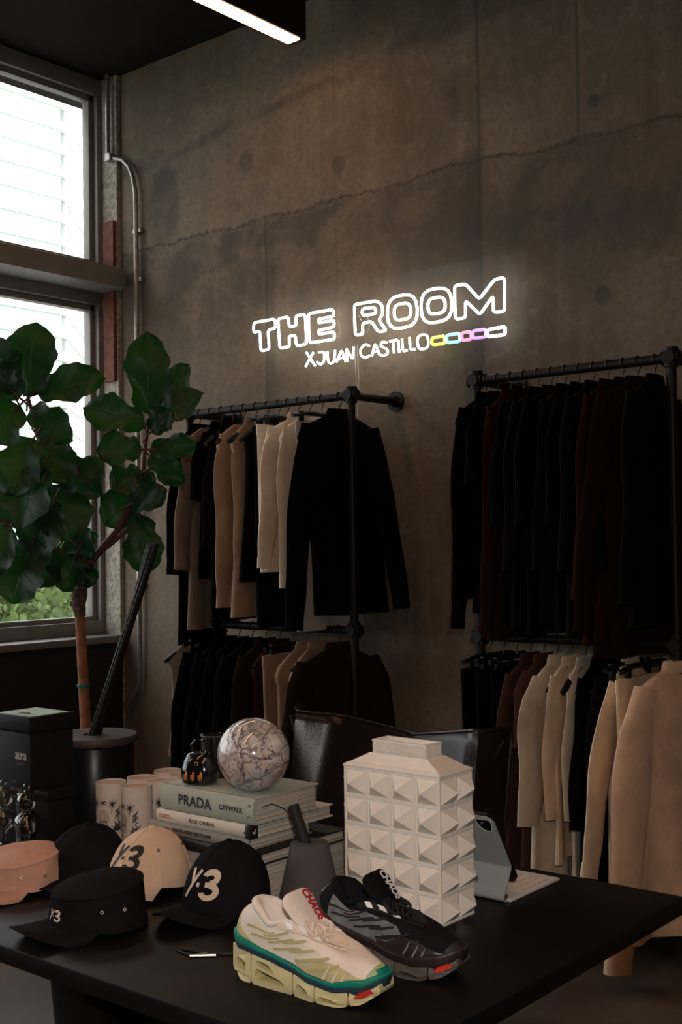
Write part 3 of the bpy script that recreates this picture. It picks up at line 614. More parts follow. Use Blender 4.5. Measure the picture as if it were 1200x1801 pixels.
for i, (b, tp, w, d0, d1) in enumerate(LV): leaf(b, tp, w, d0, d1, seed=i+11)

# ================================================================ TABLE
def table_mat():
    m, t, b = newmat('ebonised_wood'); tc = t.node('ShaderNodeTexCoord').outputs['Object']
    mp = t.node('ShaderNodeMapping'); mp.inputs['Scale'].default_value = (1.2, 14, 14); t.l.new(tc, mp.inputs[0]); g = t.noise(mp.outputs[0], 3, 6, .6, .5); s = t.noise(tc, 2.2, 5)
    t.put(b.inputs['Base Color'], t.mix(g, (.0035, .0035, .004, 1), (.009, .008, .008, 1))); t.put(b.inputs['Roughness'], t.map(s, .3, .7, .34, .52)); b.inputs['Specular IOR Level'].default_value = .16
    t.put(b.inputs['Normal'], t.bump(g, .12, .004)); return m
m_table = table_mat(); TZ = .75
LEG1 = at(155, 1745, y=1.42).x
tb = thing('display_table', (-1.95, 1.60, 0), 'long black wooden display table carrying caps, books and sneakers', 'table')
boxo('tabletop', (-1.06, 1.035, -.455, .455, TZ-.03, TZ), m_table, tb, .003)
for x, y, dy in ((at(155, 1745, y=1.30).x+1.95, -.30, .05), (at(203, 1745, y=1.33).x+2.0, .0, .27), (.42, .0, .27)):
    bm = bmesh.new(); R_ = []
    for i in range(13):
        t = i/12; z = (TZ-.031)*t; w = .085+.10*abs(t-.45)**1.3*1.6
        R_.append([Vector((x+w*.5*math.copysign(abs(math.cos(a))**.6, math.cos(a))+(.02*math.sin(t*3)), y+dy*math.copysign(abs(math.sin(a))**.6, math.sin(a)), z)) for a in [2*PI*k/24 for k in range(24)]])
    loft(bm, R_); obj('leg', bm, m_table, tb)

# ================================================================ LEATHER BUTTERFLY CHAIR
def leather():
    m, t, b = newmat('black_leather'); tc = t.node('ShaderNodeTexCoord').outputs['Object']; n = t.noise(tc, 260, 3)
    b.inputs['Base Color'].default_value = (.013, .007, .005, 1); t.put(b.inputs['Roughness'], t.map(t.noise(tc, 5, 3), .3, .7, .18, .26)); t.put(b.inputs['Normal'], t.bump(n, .12, .002)); b.inputs['Specular IOR Level'].default_value = .2
    return m
m_leather = leather()
A1, A2 = at(513, 1240, z=.93), at(888, 1281, z=.93)
ch = thing('butterfly_chair', (-2.0, 2.75, 0), 'black leather butterfly chair with two high pointed back corners behind the table', 'chair'); CO = Vector((-2.0, 2.75, 0))
ex = (A2-A1).normalized(); ey = Vector((ex.y, -ex.x, 0))  # ey points to the seat front (toward the table is +)
ey = -ey if ey.y < 0 else ey
# sling: u across, v from the back top (0) to the seat front (1)
NU, NV = 28, 30; bm = bmesh.new(); G = []
mid = (A1+A2)/2; half = (A2-A1).length/2
for side in (0, 1):
    g = []
    for j in range(NV+1):
        v = j/NV; row = []
        for i in range(NU+1):
            u = i/NU*2-1; au = abs(u)
            zt = .93-.062*(1-au**1.1) if v == v else 0
            if v < .62:
                q = v/.62; wd = half*(1-.02*q); z = zt*(1-q)**1.0+.36*q+.02*math.sin(PI*q)
                dep = -.17*(1-au**2)*(1-.25*q)+.10*q - .10*au**8*(1-q)**2
                y = -.05-dep-.0+(-.30*q)
                fwd = .28*q + .14*(1-au**1.6)*(1-.5*q) 
            else:
                q = (v-.62)/.38; wd = half*(.98-.1*q); z = .36+(.10+.10*au**2)*q**1.2-.05*math.sin(PI*q)*(1-au**2)+0; fwd = .10+.52*q
            # chair faces the table (-Y): back at the far side
            p = mid+ex*(u*wd)+ey*(-fwd+.14*1.0*(1-au**1.6)*(1 if v >= .62 else 0)*0)
            if v < .62: p = mid+ex*(u*wd)+ey*(.10*(1-au**1.6)*(1-.6*v/.62)-.10*(v/.62))
            p.z = z
            if v < .62: p -= ey*(.055*math.exp(-((au-.86+.10*v)/.13)**2)*(1-v/.62)**.6-.05*ss(.86, 1, au))
            n_ = .004 if side else -.004
            row.append(bm.verts.new(p-CO+Vector((0, n_, n_*.6))))
        g.append(row)
    G.append(g)
for g in G:
    for j in range(NV):
        for i in range(NU): bm.faces.new((g[j][i], g[j][i+1], g[j+1][i+1], g[j+1][i]))
a, b = G
for i in range(NU):
    bm.faces.new((a[0][i], a[0][i+1], b[0][i+1], b[0][i])); bm.faces.new((a[NV][i], a[NV][i+1], b[NV][i+1], b[NV][i]))
for j in range(NV):
    bm.faces.new((a[j][0], a[j+1][0], b[j+1][0], b[j][0])); bm.faces.new((a[j][NU], a[j+1][NU], b[j+1][NU], b[j][NU]))
edge_top = [(a[0][i].co+b[0][i].co)/2 for i in range(NU+1)]; edge_l = [(a[j][0].co+b[j][0].co)/2 for j in range(NV+1)]; edge_r = [(a[j][NU].co+b[j][NU].co)/2 for j in range(NV+1)]
obj('leather_sling', bm, m_leather, ch)
bm = bmesh.new(); tube(bm, edge_l[::-1]+edge_top[1:-1]+edge_r, .006, 8); obj('piping', bm, m_leather, ch)
FL = mid+ex*(-half*.82)-ey*.70; FR = mid+ex*(half*.82)-ey*.70
def rod(pts):
    bm = bmesh.new(); tube(bm, roundpoly([Vector(p)-CO for p in pts], .06, 5, False), .007, 8); obj('frame_rod', bm, m_rack, ch)
bl, br = mid-ex*half*.7+ey*.10, mid+ex*half*.7+ey*.10
for s_ in (-1, 1):
    top = (A1 if s_ < 0 else A2)-Vector((0, 0, .03)); gl_ = mid-ex*(s_*half*.75)-ey*.62; gl_.z = .008
    rod([top, mid+ex*(s_*half*.2)-ey*.1+Vector((0, 0, .35-mid.z)), gl_])
    frt = (FL if s_ < 0 else FR).copy(); frt.z = .52; g2 = mid-ex*(s_*half*.75)+ey*.02; g2.z = .008
    rod([frt, mid-ey*.35+Vector((0, 0, .22-mid.z)), g2])
rod([mid-ex*half*.75-ey*.62+Vector((0, 0, .008-mid.z)), mid+ex*half*.75-ey*.62+Vector((0, 0, .008-mid.z))]); rod([mid-ex*half*.75+ey*.02+Vector((0, 0, .008-mid.z)), mid+ex*half*.75+ey*.02+Vector((0, 0, .008-mid.z))])

# ================================================================ BOOKS
m_page = None
def pagemat():
    m, t, b = newmat('book_pages'); tc = t.node('ShaderNodeTexCoord').outputs['Object']; mp = t.node('ShaderNodeMapping'); mp.inputs['Scale'].default_value = (2, 2, 900); t.l.new(tc, mp.inputs[0])
    n = t.noise(mp.outputs[0], 1, 3); t.put(b.inputs['Base Color'], t.mix(t.map(n, .35, .65), (.30, .26, .21, 1), (.60, .53, .44, 1))); b.inputs['Roughness'].default_value = .9; return m
m_page = pagemat(); m_ink = mat('black_ink', (.012, .012, .014), .6, var=0); m_white_ink = mat('white_ink', (.75, .68, .6), .6, var=0)
def book(x0, x1, y0, y1, z0, z1, label, cover, rz=0, ct=.0028, spine_round=.004, soft=False):
    cx, cy = (x0+x1)/2, (y0+y1)/2; o = thing('book', (cx, cy, z0), label, 'book', rz, None); w, d, h = (x1-x0)/2, (y1-y0)/2, z1-z0
    bm = bmesh.new()
    box(bm, -w, w, -d, d, 0, ct, bev=.0008); box(bm, -w, w, -d, d, h-ct, h, bev=.0008)
    rings = []
    for x in (-w, w): rings.append([Vector((x, -d+.0008, 0)), Vector((x, -d-spine_round*.7, h*.15)), Vector((x, -d-spine_round, h*.5)), Vector((x, -d-spine_round*.7, h*.85)), Vector((x, -d+.0008, h)), Vector((x, -d+ct, h)), Vector((x, -d+ct-spine_round*.5, h*.5)), Vector((x, -d+ct, 0))])
    loft(bm, rings); obj('cover', bm, cover, o)
    bm = bmesh.new(); box(bm, -w+.004, w-.004, -d+ct, d-.005, ct, h-ct, bev=.0004); obj('pages', bm, m_page, o); return o, w, d, h
def spine_text(o, w, d, h, body, size, u, m, sr=.004, rot=False, **k):
    fr = frame((-w+u*2*w, -d-sr*1.05-.0003, h*.5), (1, 0, 0) if not rot else (0, 0, 1), (0, 0, 1) if not rot else (-1, 0, 0))
    return text(body, size, fr, m, o, extrude=.0002, **k)
cv_prada = mat('sage_grey_cloth_cover', (.40, .41, .34), .8, var=.05, bump=.3, bs=900); cv_white = mat('ivory_paper_cover', (.62, .55, .46), .6, var=.04); cv_street = mat('grey_brown_cover', (.26, .23, .19), .7, var=.06)
cv_black = mat('black_book_cover', (.012, .012, .012), .4, var=0); cv_grey = mat('pale_grey_cover', (.36, .34, .31), .6, var=.05); m_red = mat('red_ink', (.5, .05, .03), .6, var=0)
o, w, d, h = book(-1.815, -1.49, 1.565, 1.815, TZ, .8165, 'thick pale book lying at the bottom of the book stack', cv_grey)
o, w, d, h = book(-1.80, -1.495, 1.56, 1.80, .8170, .8395, 'black covered book second from the bottom of the stack', cv_black)
o, w, d, h = book(-1.79, -1.522, 1.56, 1.73, .8400, .8625, 'grey-brown street style book under the RICK OWENS book', cv_street)
spine_text(o, w, d, h, 'THIS IS NOT A F*CKING STREET STYLE BOOK', .0085, .24, m_ink, bold=.03, sx=.62); spine_text(o, w, d, h, 'ADAM KATZ SINDING', .005, .03, m_ink, bold=.02); spine_text(o, w, d, h, 'MENDO / MUTUAL', .006, .80, m_ink, bold=.03, sx=.8)
o, w, d, h = book(-1.767, -1.515, 1.558, 1.785, .8630, .8872, 'ivory book with RICK OWENS on the spine, below the top book', cv_white)
spine_text(o, w, d, h, 'RICK OWENS', .0105, .36, m_ink, bold=.01, space=1.1); spine_text(o, w, d, h, 'PHOTOGRAPHS\nBY DANIELLE LEVITT', .0042, .03, m_red); spine_text(o, w, d, h, 'R.', .012, .955, m_ink, rot=True, align='CENTER')
bm = bmesh.new(); box(bm, w-.0215*0-.012, w+.0009, -d-.0051, -d+.016, -.0004, h+.0004, bev=.001); sb = obj('black_corner_band', bm, cv_black, o)
text('R.', .010, frame((w+.0013, -d+.006, h*.5), (0, 0, 1), (0, -1, 0)), m_white_ink, o, align='CENTER')
o, w, d, h = book(-1.757, -1.507, 1.56, 1.735, .8878, .9360, 'thick sage grey book with PRADA CATWALK on the spine, on top of the stack', cv_prada, spine_round=.007)
spine_text(o, w, d, h, 'PRADA', .0265, .215, m_ink, sr=.007, bold=.022, space=1.08); spine_text(o, w, d, h, 'CATWALK', .0125, .655, m_ink, sr=.007, bold=.02); spine_text(o, w, d, h, 'Yale', .015, .955, m_ink, sr=.0052, rot=True, align='CENTER')
bm = bmesh.new(); P = [(w+.001, -.07, .030), (w+.006, -.05, .034), (w+.008, -.02, .020), (w+.007, 0, .004)]; tube(bm, P, .0009, 5); obj('ribbon', bm, mat('navy_ribbon', (.01, .02, .07), .6, var=0), o)

# ================================================================ MARBLE SPHERE
def marble():
    m, t, b = newmat('veined_marble'); tc = t.node('ShaderNodeTexCoord').outputs['Object']
    warp = t.noise(tc, 9, 5, .6, 0, True); vm = t.node('ShaderNodeVectorMath', operation='MULTIPLY_ADD'); t.l.new(warp, vm.inputs[0]); vm.inputs[1].default_value = (.13, .13, .13); t.l.new(tc, vm.inputs[2])
    def vor(s, w0, w1):
        v = t.node('ShaderNodeTexVoronoi', feature='DISTANCE_TO_EDGE'); v.inputs['Scale'].default_value = s; t.l.new(vm.outputs[0], v.inputs['Vector']); return t.map(v.outputs['Distance'], w0, w1, 1, 0)
    n = t.noise(tc, 16, 6, .7); n2 = t.noise(tc, 7, 3)
    c = t.mix(t.map(n, .35, .65), (.46, .43, .42, 1), (.80, .77, .73, 1)); c = t.mix(t.map(n2, .54, .70, 0, .7), c, (.48, .24, .15, 1))
    c = t.mix(t.m('MULTIPLY', vor(17, 0, .06), t.map(n, .3, .6, .35, 1)), c, (.07, .035, .045, 1)); c = t.mix(t.m('MULTIPLY', vor(36, 0, .07), .75), c, (.15, .09, .10, 1))
    c = t.mix(t.map(t.noise(vm.outputs[0], 14, 4, .7), .60, .68, 0, .75), c, (.12, .06, .08, 1))
    t.put(b.inputs['Base Color'], c); b.inputs['Roughness'].default_value = .14; b.inputs['Coat Weight'].default_value = .6; b.inputs['Coat Roughness'].default_value = .05; return m
sc_ = at(446, 1327, z=.9365+.067); bm = bmesh.new(); bmesh.ops.create_uvsphere(bm, u_segments=64, v_segments=40, radius=.0675)
o = obj('marble_sphere', bm, marble(), None, True, (sc_.x, sc_.y, .9365+.0675)); o.rotation_euler = (.4, .7, 1.9); tag(o, 'veined white and purple marble sphere resting on the top book', 'sphere')
# ================================================================ BLACK POT AND GLASS
m_gloss = mat('glossy_black_ceramic', (.008, .008, .009), .12, var=0, coat=.6); m_gold = mat('gold_motif', (.75, .40, .12), .4, .5, var=.2, vs=200); m_orange = mat('orange_motif', (.62, .12, .03), .5, var=.2, vs=200); m_silver = mat('silver_motif', (.6, .6, .58), .35, .6, var=.2, vs=200)
jp = at(352, 1378, z=.9365); o = thing('ceramic_pot', (jp.x, jp.y, .9365), 'small glossy black pot with three orange figures and gold buckle on the top book', 'pot', YAW-.25)
bm = bmesh.new(); rings = []
for r_, z in ((.026, 0), (.033, .004), (.036, .016), (.035, .03), (.030, .044), (.025, .053), (.022, .058), (.018, .06)):
    rings.append([Vector((r_*math.copysign(abs(math.cos(a))**.8, math.cos(a)), r_*.82*math.copysign(abs(math.sin(a))**.8, math.sin(a)), z)) for a in [2*PI*k/32 for k in range(32)]])
loft(bm, rings); obj('body', bm, m_gloss, o)
bm = bmesh.new(); tube(bm, [(-.014, 0, .055), (-.016, 0, .072), (-.008, 0, .082), (.008, 0, .082), (.016, 0, .072), (.014, 0, .055)], .0035, 8); obj('handle', bm, m_gloss, o)
def onpot(x, z):  # front surface y
    r_ = interp([(0, .026), (.004, .033), (.016, .036), (.03, .035), (.044, .030), (.053, .025)], z); return -r_*.82*max(.1, 1-(abs(x)/r_)**2.4)**.45-.0006
for i, x in enumerate((-.019, -.004, .011)):
    bm = bmesh.new()
    def dab(x0, z0, x1, z1, mi): 
        vs = [bm.verts.new((a_, onpot(a_, b_), b_)) for a_, b_ in ((x0, z0), (x1, z0), (x1, z1), (x0, z1))]; f = bm.faces.new(vs); f.material_index = mi
        g_ = bmesh.ops.extrude_face_region(bm, geom=[f]); 
        for v in g_['geom']:
            if isinstance(v, bmesh.types.BMVert): v.co.y -= .0008
    for x0, z0, x1, z1, mi in ((x-.004, .017, x+.004, .022, 1), (x-.004, .011, x-.0022, .017, 0), (x-.001, .010, x+.001, .017, 0), (x+.0025, .011, x+.004, .018, 0), (x, .022, x+.003, .0275, 0), (x+.0035, .021, x+.0045, .025, 0)): dab(x0, z0, x1, z1, mi)
    obj('painted_figure', bm, [m_gold, m_orange], o, False)
bm = bmesh.new(); P = [(x, onpot(x, z)-.001, z) for x, z in ((-.001, .040), (.006, .040), (.006, .045), (-.001, .045))]; tube(bm, P, .0009, 5, closed=True); obj('buckle', bm, m_gold, o)
bm = bmesh.new(); rr = random.Random(5)
for i in range(14):
    x = -.019+.009*(i/13)+rr.uniform(-.002, .002); z = .042+.009*(i/13)+rr.uniform(-.003, .003); tube(bm, [(x, onpot(x, z)-.0008, z), (x+.003, onpot(x+.003, z+.003)-.0008, z+.0035)], .0006, 4)
obj('silver_scrollwork', bm, m_silver, o)
m_dglass = mat('dark_glass', (.012, .012, .013), .06, var=0, coat=1)
gp = at(376, 1366, z=.9365); o = thing('glass_tumbler', (gp.x, gp.y, .9365), 'dark glass tumbler standing behind the small black pot beside the marble sphere', 'tumbler')
bm = bmesh.new(); lathe(bm, [(.020, 0), (.024, .003), (.0255, .082), (.0262, .0835), (.024, .082), (.0225, .02)], 32, cap=(True, True)); obj('glass', bm, m_dglass, o)
bm = bmesh.new(); lathe(bm, [(.0262, .081), (.0268, .083), (.0255, .0835)], 32, cap=(False, False)); obj('rim', bm, mat('glass_rim', (.12, .11, .10), .15, .3, var=0), o)

# ================================================================ CANDLE TUBES
m_card = mat('white_card_tube', (.62, .555, .50), .7, var=.04, vs=60, bump=.15, bs=500); m_card_in = mat('kraft_lid', (.62, .46, .36), .8, var=.05)
ink_t = mat('tube_print_ink', (.02, .02, .025), .6, var=0); oval_m = mat('oval_label', (.50, .43, .35), .7, var=.03)
TR, TH = .0335, .125
def cyl(phi, z, e=.0004): return Vector(((TR+e)*math.sin(phi), -(TR+e)*math.cos(phi), z))
def candle_tube():
    o = thing('candle_tube', (0, 0, 0), 'x', 'candle tube')
    bm = bmesh.new(); lathe(bm, [(TR-.001, 0), (TR, .001), (TR, TH-.001), (TR-.0006, TH), (TR-.003, TH-.0005), (TR-.0035, TH-.004)], 48, cap=(True, False)); obj('tube', bm, m_card, o)
    bm = bmesh.new(); lathe(bm, [(TR-.0034, TH-.006), (TR-.0034, TH-.0045), (0.001, TH-.0045)], 40, cap=(False, True)); obj('lid', bm, m_card_in, o)
    bm = bmesh.new(); R = random.Random(4)
    def quadstrip(pts, w0, w1, e=.0005):
        n = len(pts); prev = None
        for i, (p, z) in enumerate(pts):
            a = pts[max(0, i-1)]; b = pts[min(n-1, i+1)]; dx, dz = (b[0]-a[0])*TR, b[1]-a[1]; l = math.hypot(dx, dz) or 1; w = (w0+(w1-w0)*i/(n-1))/2
            cur = (bm.verts.new(cyl(p-dz/l*w/TR, z+dx/l*w, e)), bm.verts.new(cyl(p+dz/l*w/TR, z-dx/l*w, e)))
            if prev: bm.faces.new((prev[0], prev[1], cur[1], cur[0]))
            prev = cur
    def line(p0, z0, p1, z1, w0, w1=None, bend=0, n=5):
        quadstrip([(p0+(p1-p0)*i/n+bend*math.sin(PI*i/n), z0+(z1-z0)*i/n) for i in range(n+1)], w0, w1 if w1 is not None else w0*.3)
    for c in (-.62, .62):                      # palm heads and stems either side
        for k in range(17):
            a = k/17*2*PI; l = R.uniform(.009, .014); line(c, .082, c+math.cos(a)*l/TR, .082+math.sin(a)*l, .0016, .0003, .05*R.uniform(-1, 1))
        line(c, .080, c-.08, .062, .002, .0012)
    for k in range(4): line(.75+.05*k, .05+.005*k, 1.05+.03*k, .072-.006*k, .0022, .0004, .08)   # bird and fronds
    line(.80, .064, 1.12, .078, .004, .001, .1)
    for k in range(26):
        p = R.uniform(.65, 1.15); z = R.uniform(.022, .062); line(p, z, p+R.uniform(-.2, .2), z+R.uniform(.002, .010), .0018, .0005, R.uniform(-.1, .1))
    for k in range(26):
        p = R.uniform(-1.15, -.65); z = R.uniform(.022, .062); line(p, z, p+R.uniform(-.2, .2), z+R.uniform(.002, .010), .0018, .0005, R.uniform(-.1, .1))
    for k in range(9): line(-1.0+.23*k, .018+R.uniform(-.002, .002), -.8+.23*k, .020, .0016, .0006)
    for k in range(5): line(.62+.09*k, .024, .72+.09*k, .045-.003*k, .0045, .001, .12)
    for k in range(5): line(-.62-.09*k, .024, -.72-.09*k, .045-.003*k, .0045, .001, -.12)
    obj('printed_jungle', bm, ink_t, o, False)
    bm = bmesh.new(); c0 = bm.verts.new(cyl(0, .048, .0007)); ring = [bm.verts.new(cyl(.42*math.cos(a), .048+.022*math.sin(a), .0007)) for a in [2*PI*k/28 for k in range(28)]]
    for i in range(28): bm.faces.new((c0, ring[i], ring[(i+1) % 28]))
    obj('oval_label', bm, oval_m, o)
    me = textmesh('aura', .010, bold=.02, extrude=0, align='CENTER')
    for v in me.vertices: v.co = cyl(v.co.x/TR, .044+v.co.y, .001)
    link('lettering', me, ink_t, o, False)
    me = textmesh('NO', .012, bold=.05, extrude=0, align='CENTER', sx=.8)
    for v in me.vertices: v.co = cyl(v.co.x/TR-.0, .083+v.co.y, .0006)
    link('lettering', me, ink_t, o, False); return o
tp_ = candle_tube()
TL = [((195.5, 1374), -.35, 'white printed candle tube at the left front of the tube group'), ((240.6, 1380.5), -.9, 'white printed candle tube at the front right, closest to the beige cap'), ((249.5, 1366), -.5, 'white candle tube behind the two front tubes, mostly hidden'),
      ((282, 1371), -.55, 'white candle tube touching the left end of the PRADA book'), ((296, 1354.5), .3, 'rearmost white candle tube of the group'), ((324, 1361), .5, 'white candle tube half hidden behind the small black pot')]
for i, ((px, py), rz, lb) in enumerate(TL):
    o = tp_ if i == 0 else copytree(tp_); q = at(px, py, z=TZ+TH); o.location = (q.x, q.y, TZ); o.rotation_euler = (0, 0, YAW+rz); o['label'] = lb; o['group'] = 'white printed candle tubes'

# ================================================================ GIFT BOXES, DIFFUSERS
m_bx = mat('black_card_box', (.007, .007, .007), .6, var=.1, spec=.2); m_foil = mat('brushed_grey_box_top', (.55, .58, .50), .28, .8, var=.1, vs=8); m_txt = mat('pale_print', (.42, .36, .31), .6, var=0); m_dim = mat('dim_grey_print', (.10, .09, .085), .6, var=0)
q = at(52, 1263, z=1.03); bx = thing('gift_box', (q.x-.07, q.y+.06, TZ), 'tall black aura gift box with silver top at the left end of the table', 'box')
boxo('base', (-.067, .067, -.057, .057, 0, .245), m_bx, bx, .002); boxo('lid', (-.07, .07, -.06, .06, .247, .28), m_bx, bx, .002); boxo('top_panel', (-.060, .060, -.050, .050, .2801, .2808), m_foil, bx)
text('aura', .030, frame((.034, -.0575, .197), (1, 0, 0), (0, 0, 1)), m_txt, bx, align='CENTER', sx=.78, bold=.01); text('FRAGRANCE', .005, frame((.034, -.0575, .178), (1, 0, 0), (0, 0, 1)), m_dim, bx, align='CENTER')
text('SCENT', .006, frame((.0, -.0575, .137), (1, 0, 0), (0, 0, 1)), m_dim, bx); text('ORTIGA', .011, frame((-.005, -.0575, .122), (1, 0, 0), (0, 0, 1)), m_dim, bx); text('NATURAL HOME DIFFUSER', .006, frame((-.005, -.0575, .105), (1, 0, 0), (0, 0, 1)), m_dim, bx)
text('aura', .02, frame((.0, -.02, .2812), (1, 0, 0), (0, 1, 0)), m_dim, bx, align='CENTER')
b2 = thing('gift_box', (-2.15, 1.585, TZ), 'low black gift box in front of the tall silver topped one', 'box'); boxo('base', (-.042, .042, -.033, .033, 0, .105), m_bx, b2, .002); boxo('lid', (-.044, .044, -.035, .035, .106, .127), m_bx, b2, .002)
m_dwood = mat('dark_wood_lid', (.055, .035, .032), .55, var=.3, vs=20, bump=.2, bs=60)
q = at(165, 1291, z=.949); dr = thing('reed_diffuser', (q.x, q.y, TZ), 'large black cylindrical reed diffuser with a dark wooden lid', 'diffuser', YAW)
bm = bmesh.new(); lathe(bm, [(.088, 0), (.093, .004), (.095, .175), (.092, .180)], 48); obj('jar', bm, mat('black_glass_jar', (.007, .007, .008), .3, var=0, spec=.25), dr)
bm = bmesh.new(); n = 48; rings = [[Vector((r_*math.cos(2*PI*k/n)+ox, r_*math.sin(2*PI*k/n), z)) for k in range(n)] for r_, z, ox in ((.026, .199, .0), (.026, .181, .0), (.101, .181, 0), (.103, .185, 0), (.103, .196, 0), (.101, .199, 0), (.026, .199, .0))]
loft(bm, rings, cap=(False, False)); obj('wooden_lid', bm, m_dwood, dr)
bm = bmesh.new(); lathe(bm, [(.0255, .183), (.0255, .186)], 24); obj('opening', bm, m_bx, dr)
text('aura', .009, frame((-.055, -.082, .10), (.85, -.5, 0), (0, 0, 1)), m_dim, dr)
Ri = Matrix.Rotation(-YAW, 3, 'Z'); reeds = random.Random(8)
for i in range(7):
    a = i*.9; b0 = Vector((.010*math.cos(a), .010*math.sin(a), .19)); tgt = at(263+i*2.2, 955+(i % 3)*3, y=q.y+.02-.006*(i % 3)); T_ = Ri @ (Vector(tgt)-Vector((q.x, q.y, TZ)))
    bm = bmesh.new(); tube(bm, [b0, T_], .0062, 8); obj('reed', bm, m_bx, dr)
# cone diffuser
m_cone = mat('dark_grey_concrete_cone', (.075, .066, .068), .8, var=.12, vs=20, bump=.2); q = at(546, 1592, z=TZ)
cd = thing('cone_diffuser', (q.x, q.y, TZ), 'dark grey concrete cone diffuser with a black stick, beside the book stack', 'diffuser', YAW)
bm = bmesh.new(); lathe(bm, [(.056, 0), (.0585, .003), (.034, .109), (.032, .112), (.029, .1125), (.012, .1125), (.012, .08)], 48, cap=(True, True)); obj('cone', bm, m_cone, cd)
bm = bmesh.new(); Q_ = [Vector((.0, 0, .085)), Vector((-.001, 0, .11)), Vector((-.029, .002, .176))]
dd = (Q_[2]-Q_[1]).normalized(); tube(bm, [Q_[0]-dd*.0, Q_[2]], .0108, 20); obj('stick', bm, mat('black_stick', (.014, .013, .014), .6), cd)
# ================================================================ BUBBLE GLASS
m_cg, t_, b_ = newmat('clear_glass'); tr = t_.node('ShaderNodeBsdfTransparent'); tr.inputs[0].default_value = (.86, .84, .80, 1); gl = t_.node('ShaderNodeBsdfGlossy'); gl.inputs['Roughness'].default_value = .02
lw = t_.node('ShaderNodeLayerWeight'); lw.inputs[0].default_value = .35; mx = t_.node('ShaderNodeMixShader'); t_.l.new(t_.m('ADD', t_.m('MULTIPLY', lw.outputs['Facing'], .45), .05), mx.inputs[0]); t_.l.new(tr.outputs[0], mx.inputs[1]); t_.l.new(gl.outputs[0], mx.inputs[2]); t_.l.new(mx.outputs[0], m_cg.node_tree.nodes['Material Output'].inputs[0])
def bubble(x, y, label):
    o = thing('bubble_glass', (x, y, TZ), label, 'glass ornament')
    pr = [(.022, 0), (.022, .004), (.006, .01), (.005, .03)]
    for c, r_ in ((.060, .0275), (.106, .0215)):
        for k in range(13):
            a = -PI/2+.28+(PI-.56)*k/12; pr.append((r_*math.cos(a), c+r_*math.sin(a)))
    pr += [(.004, .131)]
    bm = bmesh.new(); lathe(bm, pr, 40); obj('bubbles', bm, m_cg, o)
    bm = bmesh.new(); bmesh.ops.create_uvsphere(bm, u_segments=20, v_segments=12, radius=.007)
    for v in bm.verts: v.co.z += .138
    obj('finial', bm, m_cg, o)
    bm = bmesh.new(); lathe(bm, [(.019*math.cos(-PI/2+PI*k/16)+.0004, .060+.019*math.sin(-PI/2+PI*k/16)) for k in range(17)], 28); obj('inner_bulb', bm, m_cg, o)
    return o
b0 = at(47, 1448, z=TZ+.060); bubble(b0.x, b0.y, 'clear glass ornament of two stacked bubbles, the right one, behind the pink cap'); b1 = at(6, 1440, z=TZ+.060); bubble(b1.x, b1.y, 'clear glass ornament of two stacked bubbles, cut by the left frame edge')
b2_ = at(40, 1450, z=TZ+.060); o = thing('glass_dome', (b2_.x-.05, b2_.y+.06, TZ), 'clear glass dome standing behind the stacked bubble glasses', 'glass dome')
bm = bmesh.new(); lathe(bm, [(.036, 0), (.036, .10)]+[(.036*math.cos(PI/2*k/8), .10+.036*math.sin(PI/2*k/8)) for k in range(1, 8)]+[(.001, .136)], 40, cap=(False, True)); obj('dome', bm, m_cg, o)
bm = bmesh.new(); lathe(bm, [(.039, 0), (.039, .004), (.0365, .005), (.0365, .001)], 40); obj('base_ring', bm, m_bx, o)

# ================================================================ STUDDED VASE
m_vase = mat('matt_white_ceramic', (.82, .75, .67), .75, var=.03, vs=40)
vx0, vx1, vy0, vy1, vz1 = -1.371, -1.163, 1.647, 1.745, 1.000
va = thing('studded_vase', ((vx0+vx1)/2, (vy0+vy1)/2, TZ), 'white rectangular ceramic vase covered in pyramid studs on the table', 'vase')
VW, VD, VH = (vx1-vx0)/2, (vy1-vy0)/2, vz1-TZ
def studface(bm, o, ex_, ez_, en, nx, nz, w, h, depth, rim):
    cw, chh = w/nx, h/nz
    def P(a, b, c): return bm.verts.new(o+ex_*a+ez_*b+en*c)
    for i in range(nx):
        for j in range(nz):
            a0, a1, b0_, b1_ = i*cw, (i+1)*cw, j*chh, (j+1)*chh; r = rim
            O = [P(a0, b0_, 0), P(a1, b0_, 0), P(a1, b1_, 0), P(a0, b1_, 0)]
            R1 = [P(a0+r*.5, b0_+r*.5, 0), P(a1-r*.5, b0_+r*.5, 0), P(a1-r*.5, b1_-r*.5, 0), P(a0+r*.5, b1_-r*.5, 0)]
            R2 = [P(a0+r*.75, b0_+r*.75, -.0016), P(a1-r*.75, b0_+r*.75, -.0016), P(a1-r*.75, b1_-r*.75, -.0016), P(a0+r*.75, b1_-r*.75, -.0016)]
            ap = P((a0+a1)/2, (b0_+b1_)/2, depth)
            for k in range(4):
                bm.faces.new((O[k], O[(k+1) % 4], R1[(k+1) % 4], R1[k])); bm.faces.new((R1[k], R1[(k+1) % 4], R2[(k+1) % 4], R2[k])); bm.faces.new((R2[k], R2[(k+1) % 4], ap))
bm = bmesh.new(); Zv = Vector((0, 0, 1)); H5 = VH-.004
studface(bm, Vector((-VW, -VD, 0)), Vector((1, 0, 0)), Zv, Vector((0, -1, 0)), 4, 5, VW*2, H5, .0215, .005)
studface(bm, Vector((VW, -VD, 0)), Vector((0, 1, 0)), Zv, Vector((1, 0, 0)), 2, 5, VD*2, H5, .0215, .005)
studface(bm, Vector((VW, VD, 0)), Vector((-1, 0, 0)), Zv, Vector((0, 1, 0)), 4, 5, VW*2, H5, .0215, .005)
studface(bm, Vector((-VW, VD, 0)), Vector((0, -1, 0)), Zv, Vector((-1, 0, 0)), 2, 5, VD*2, H5, .0215, .005)
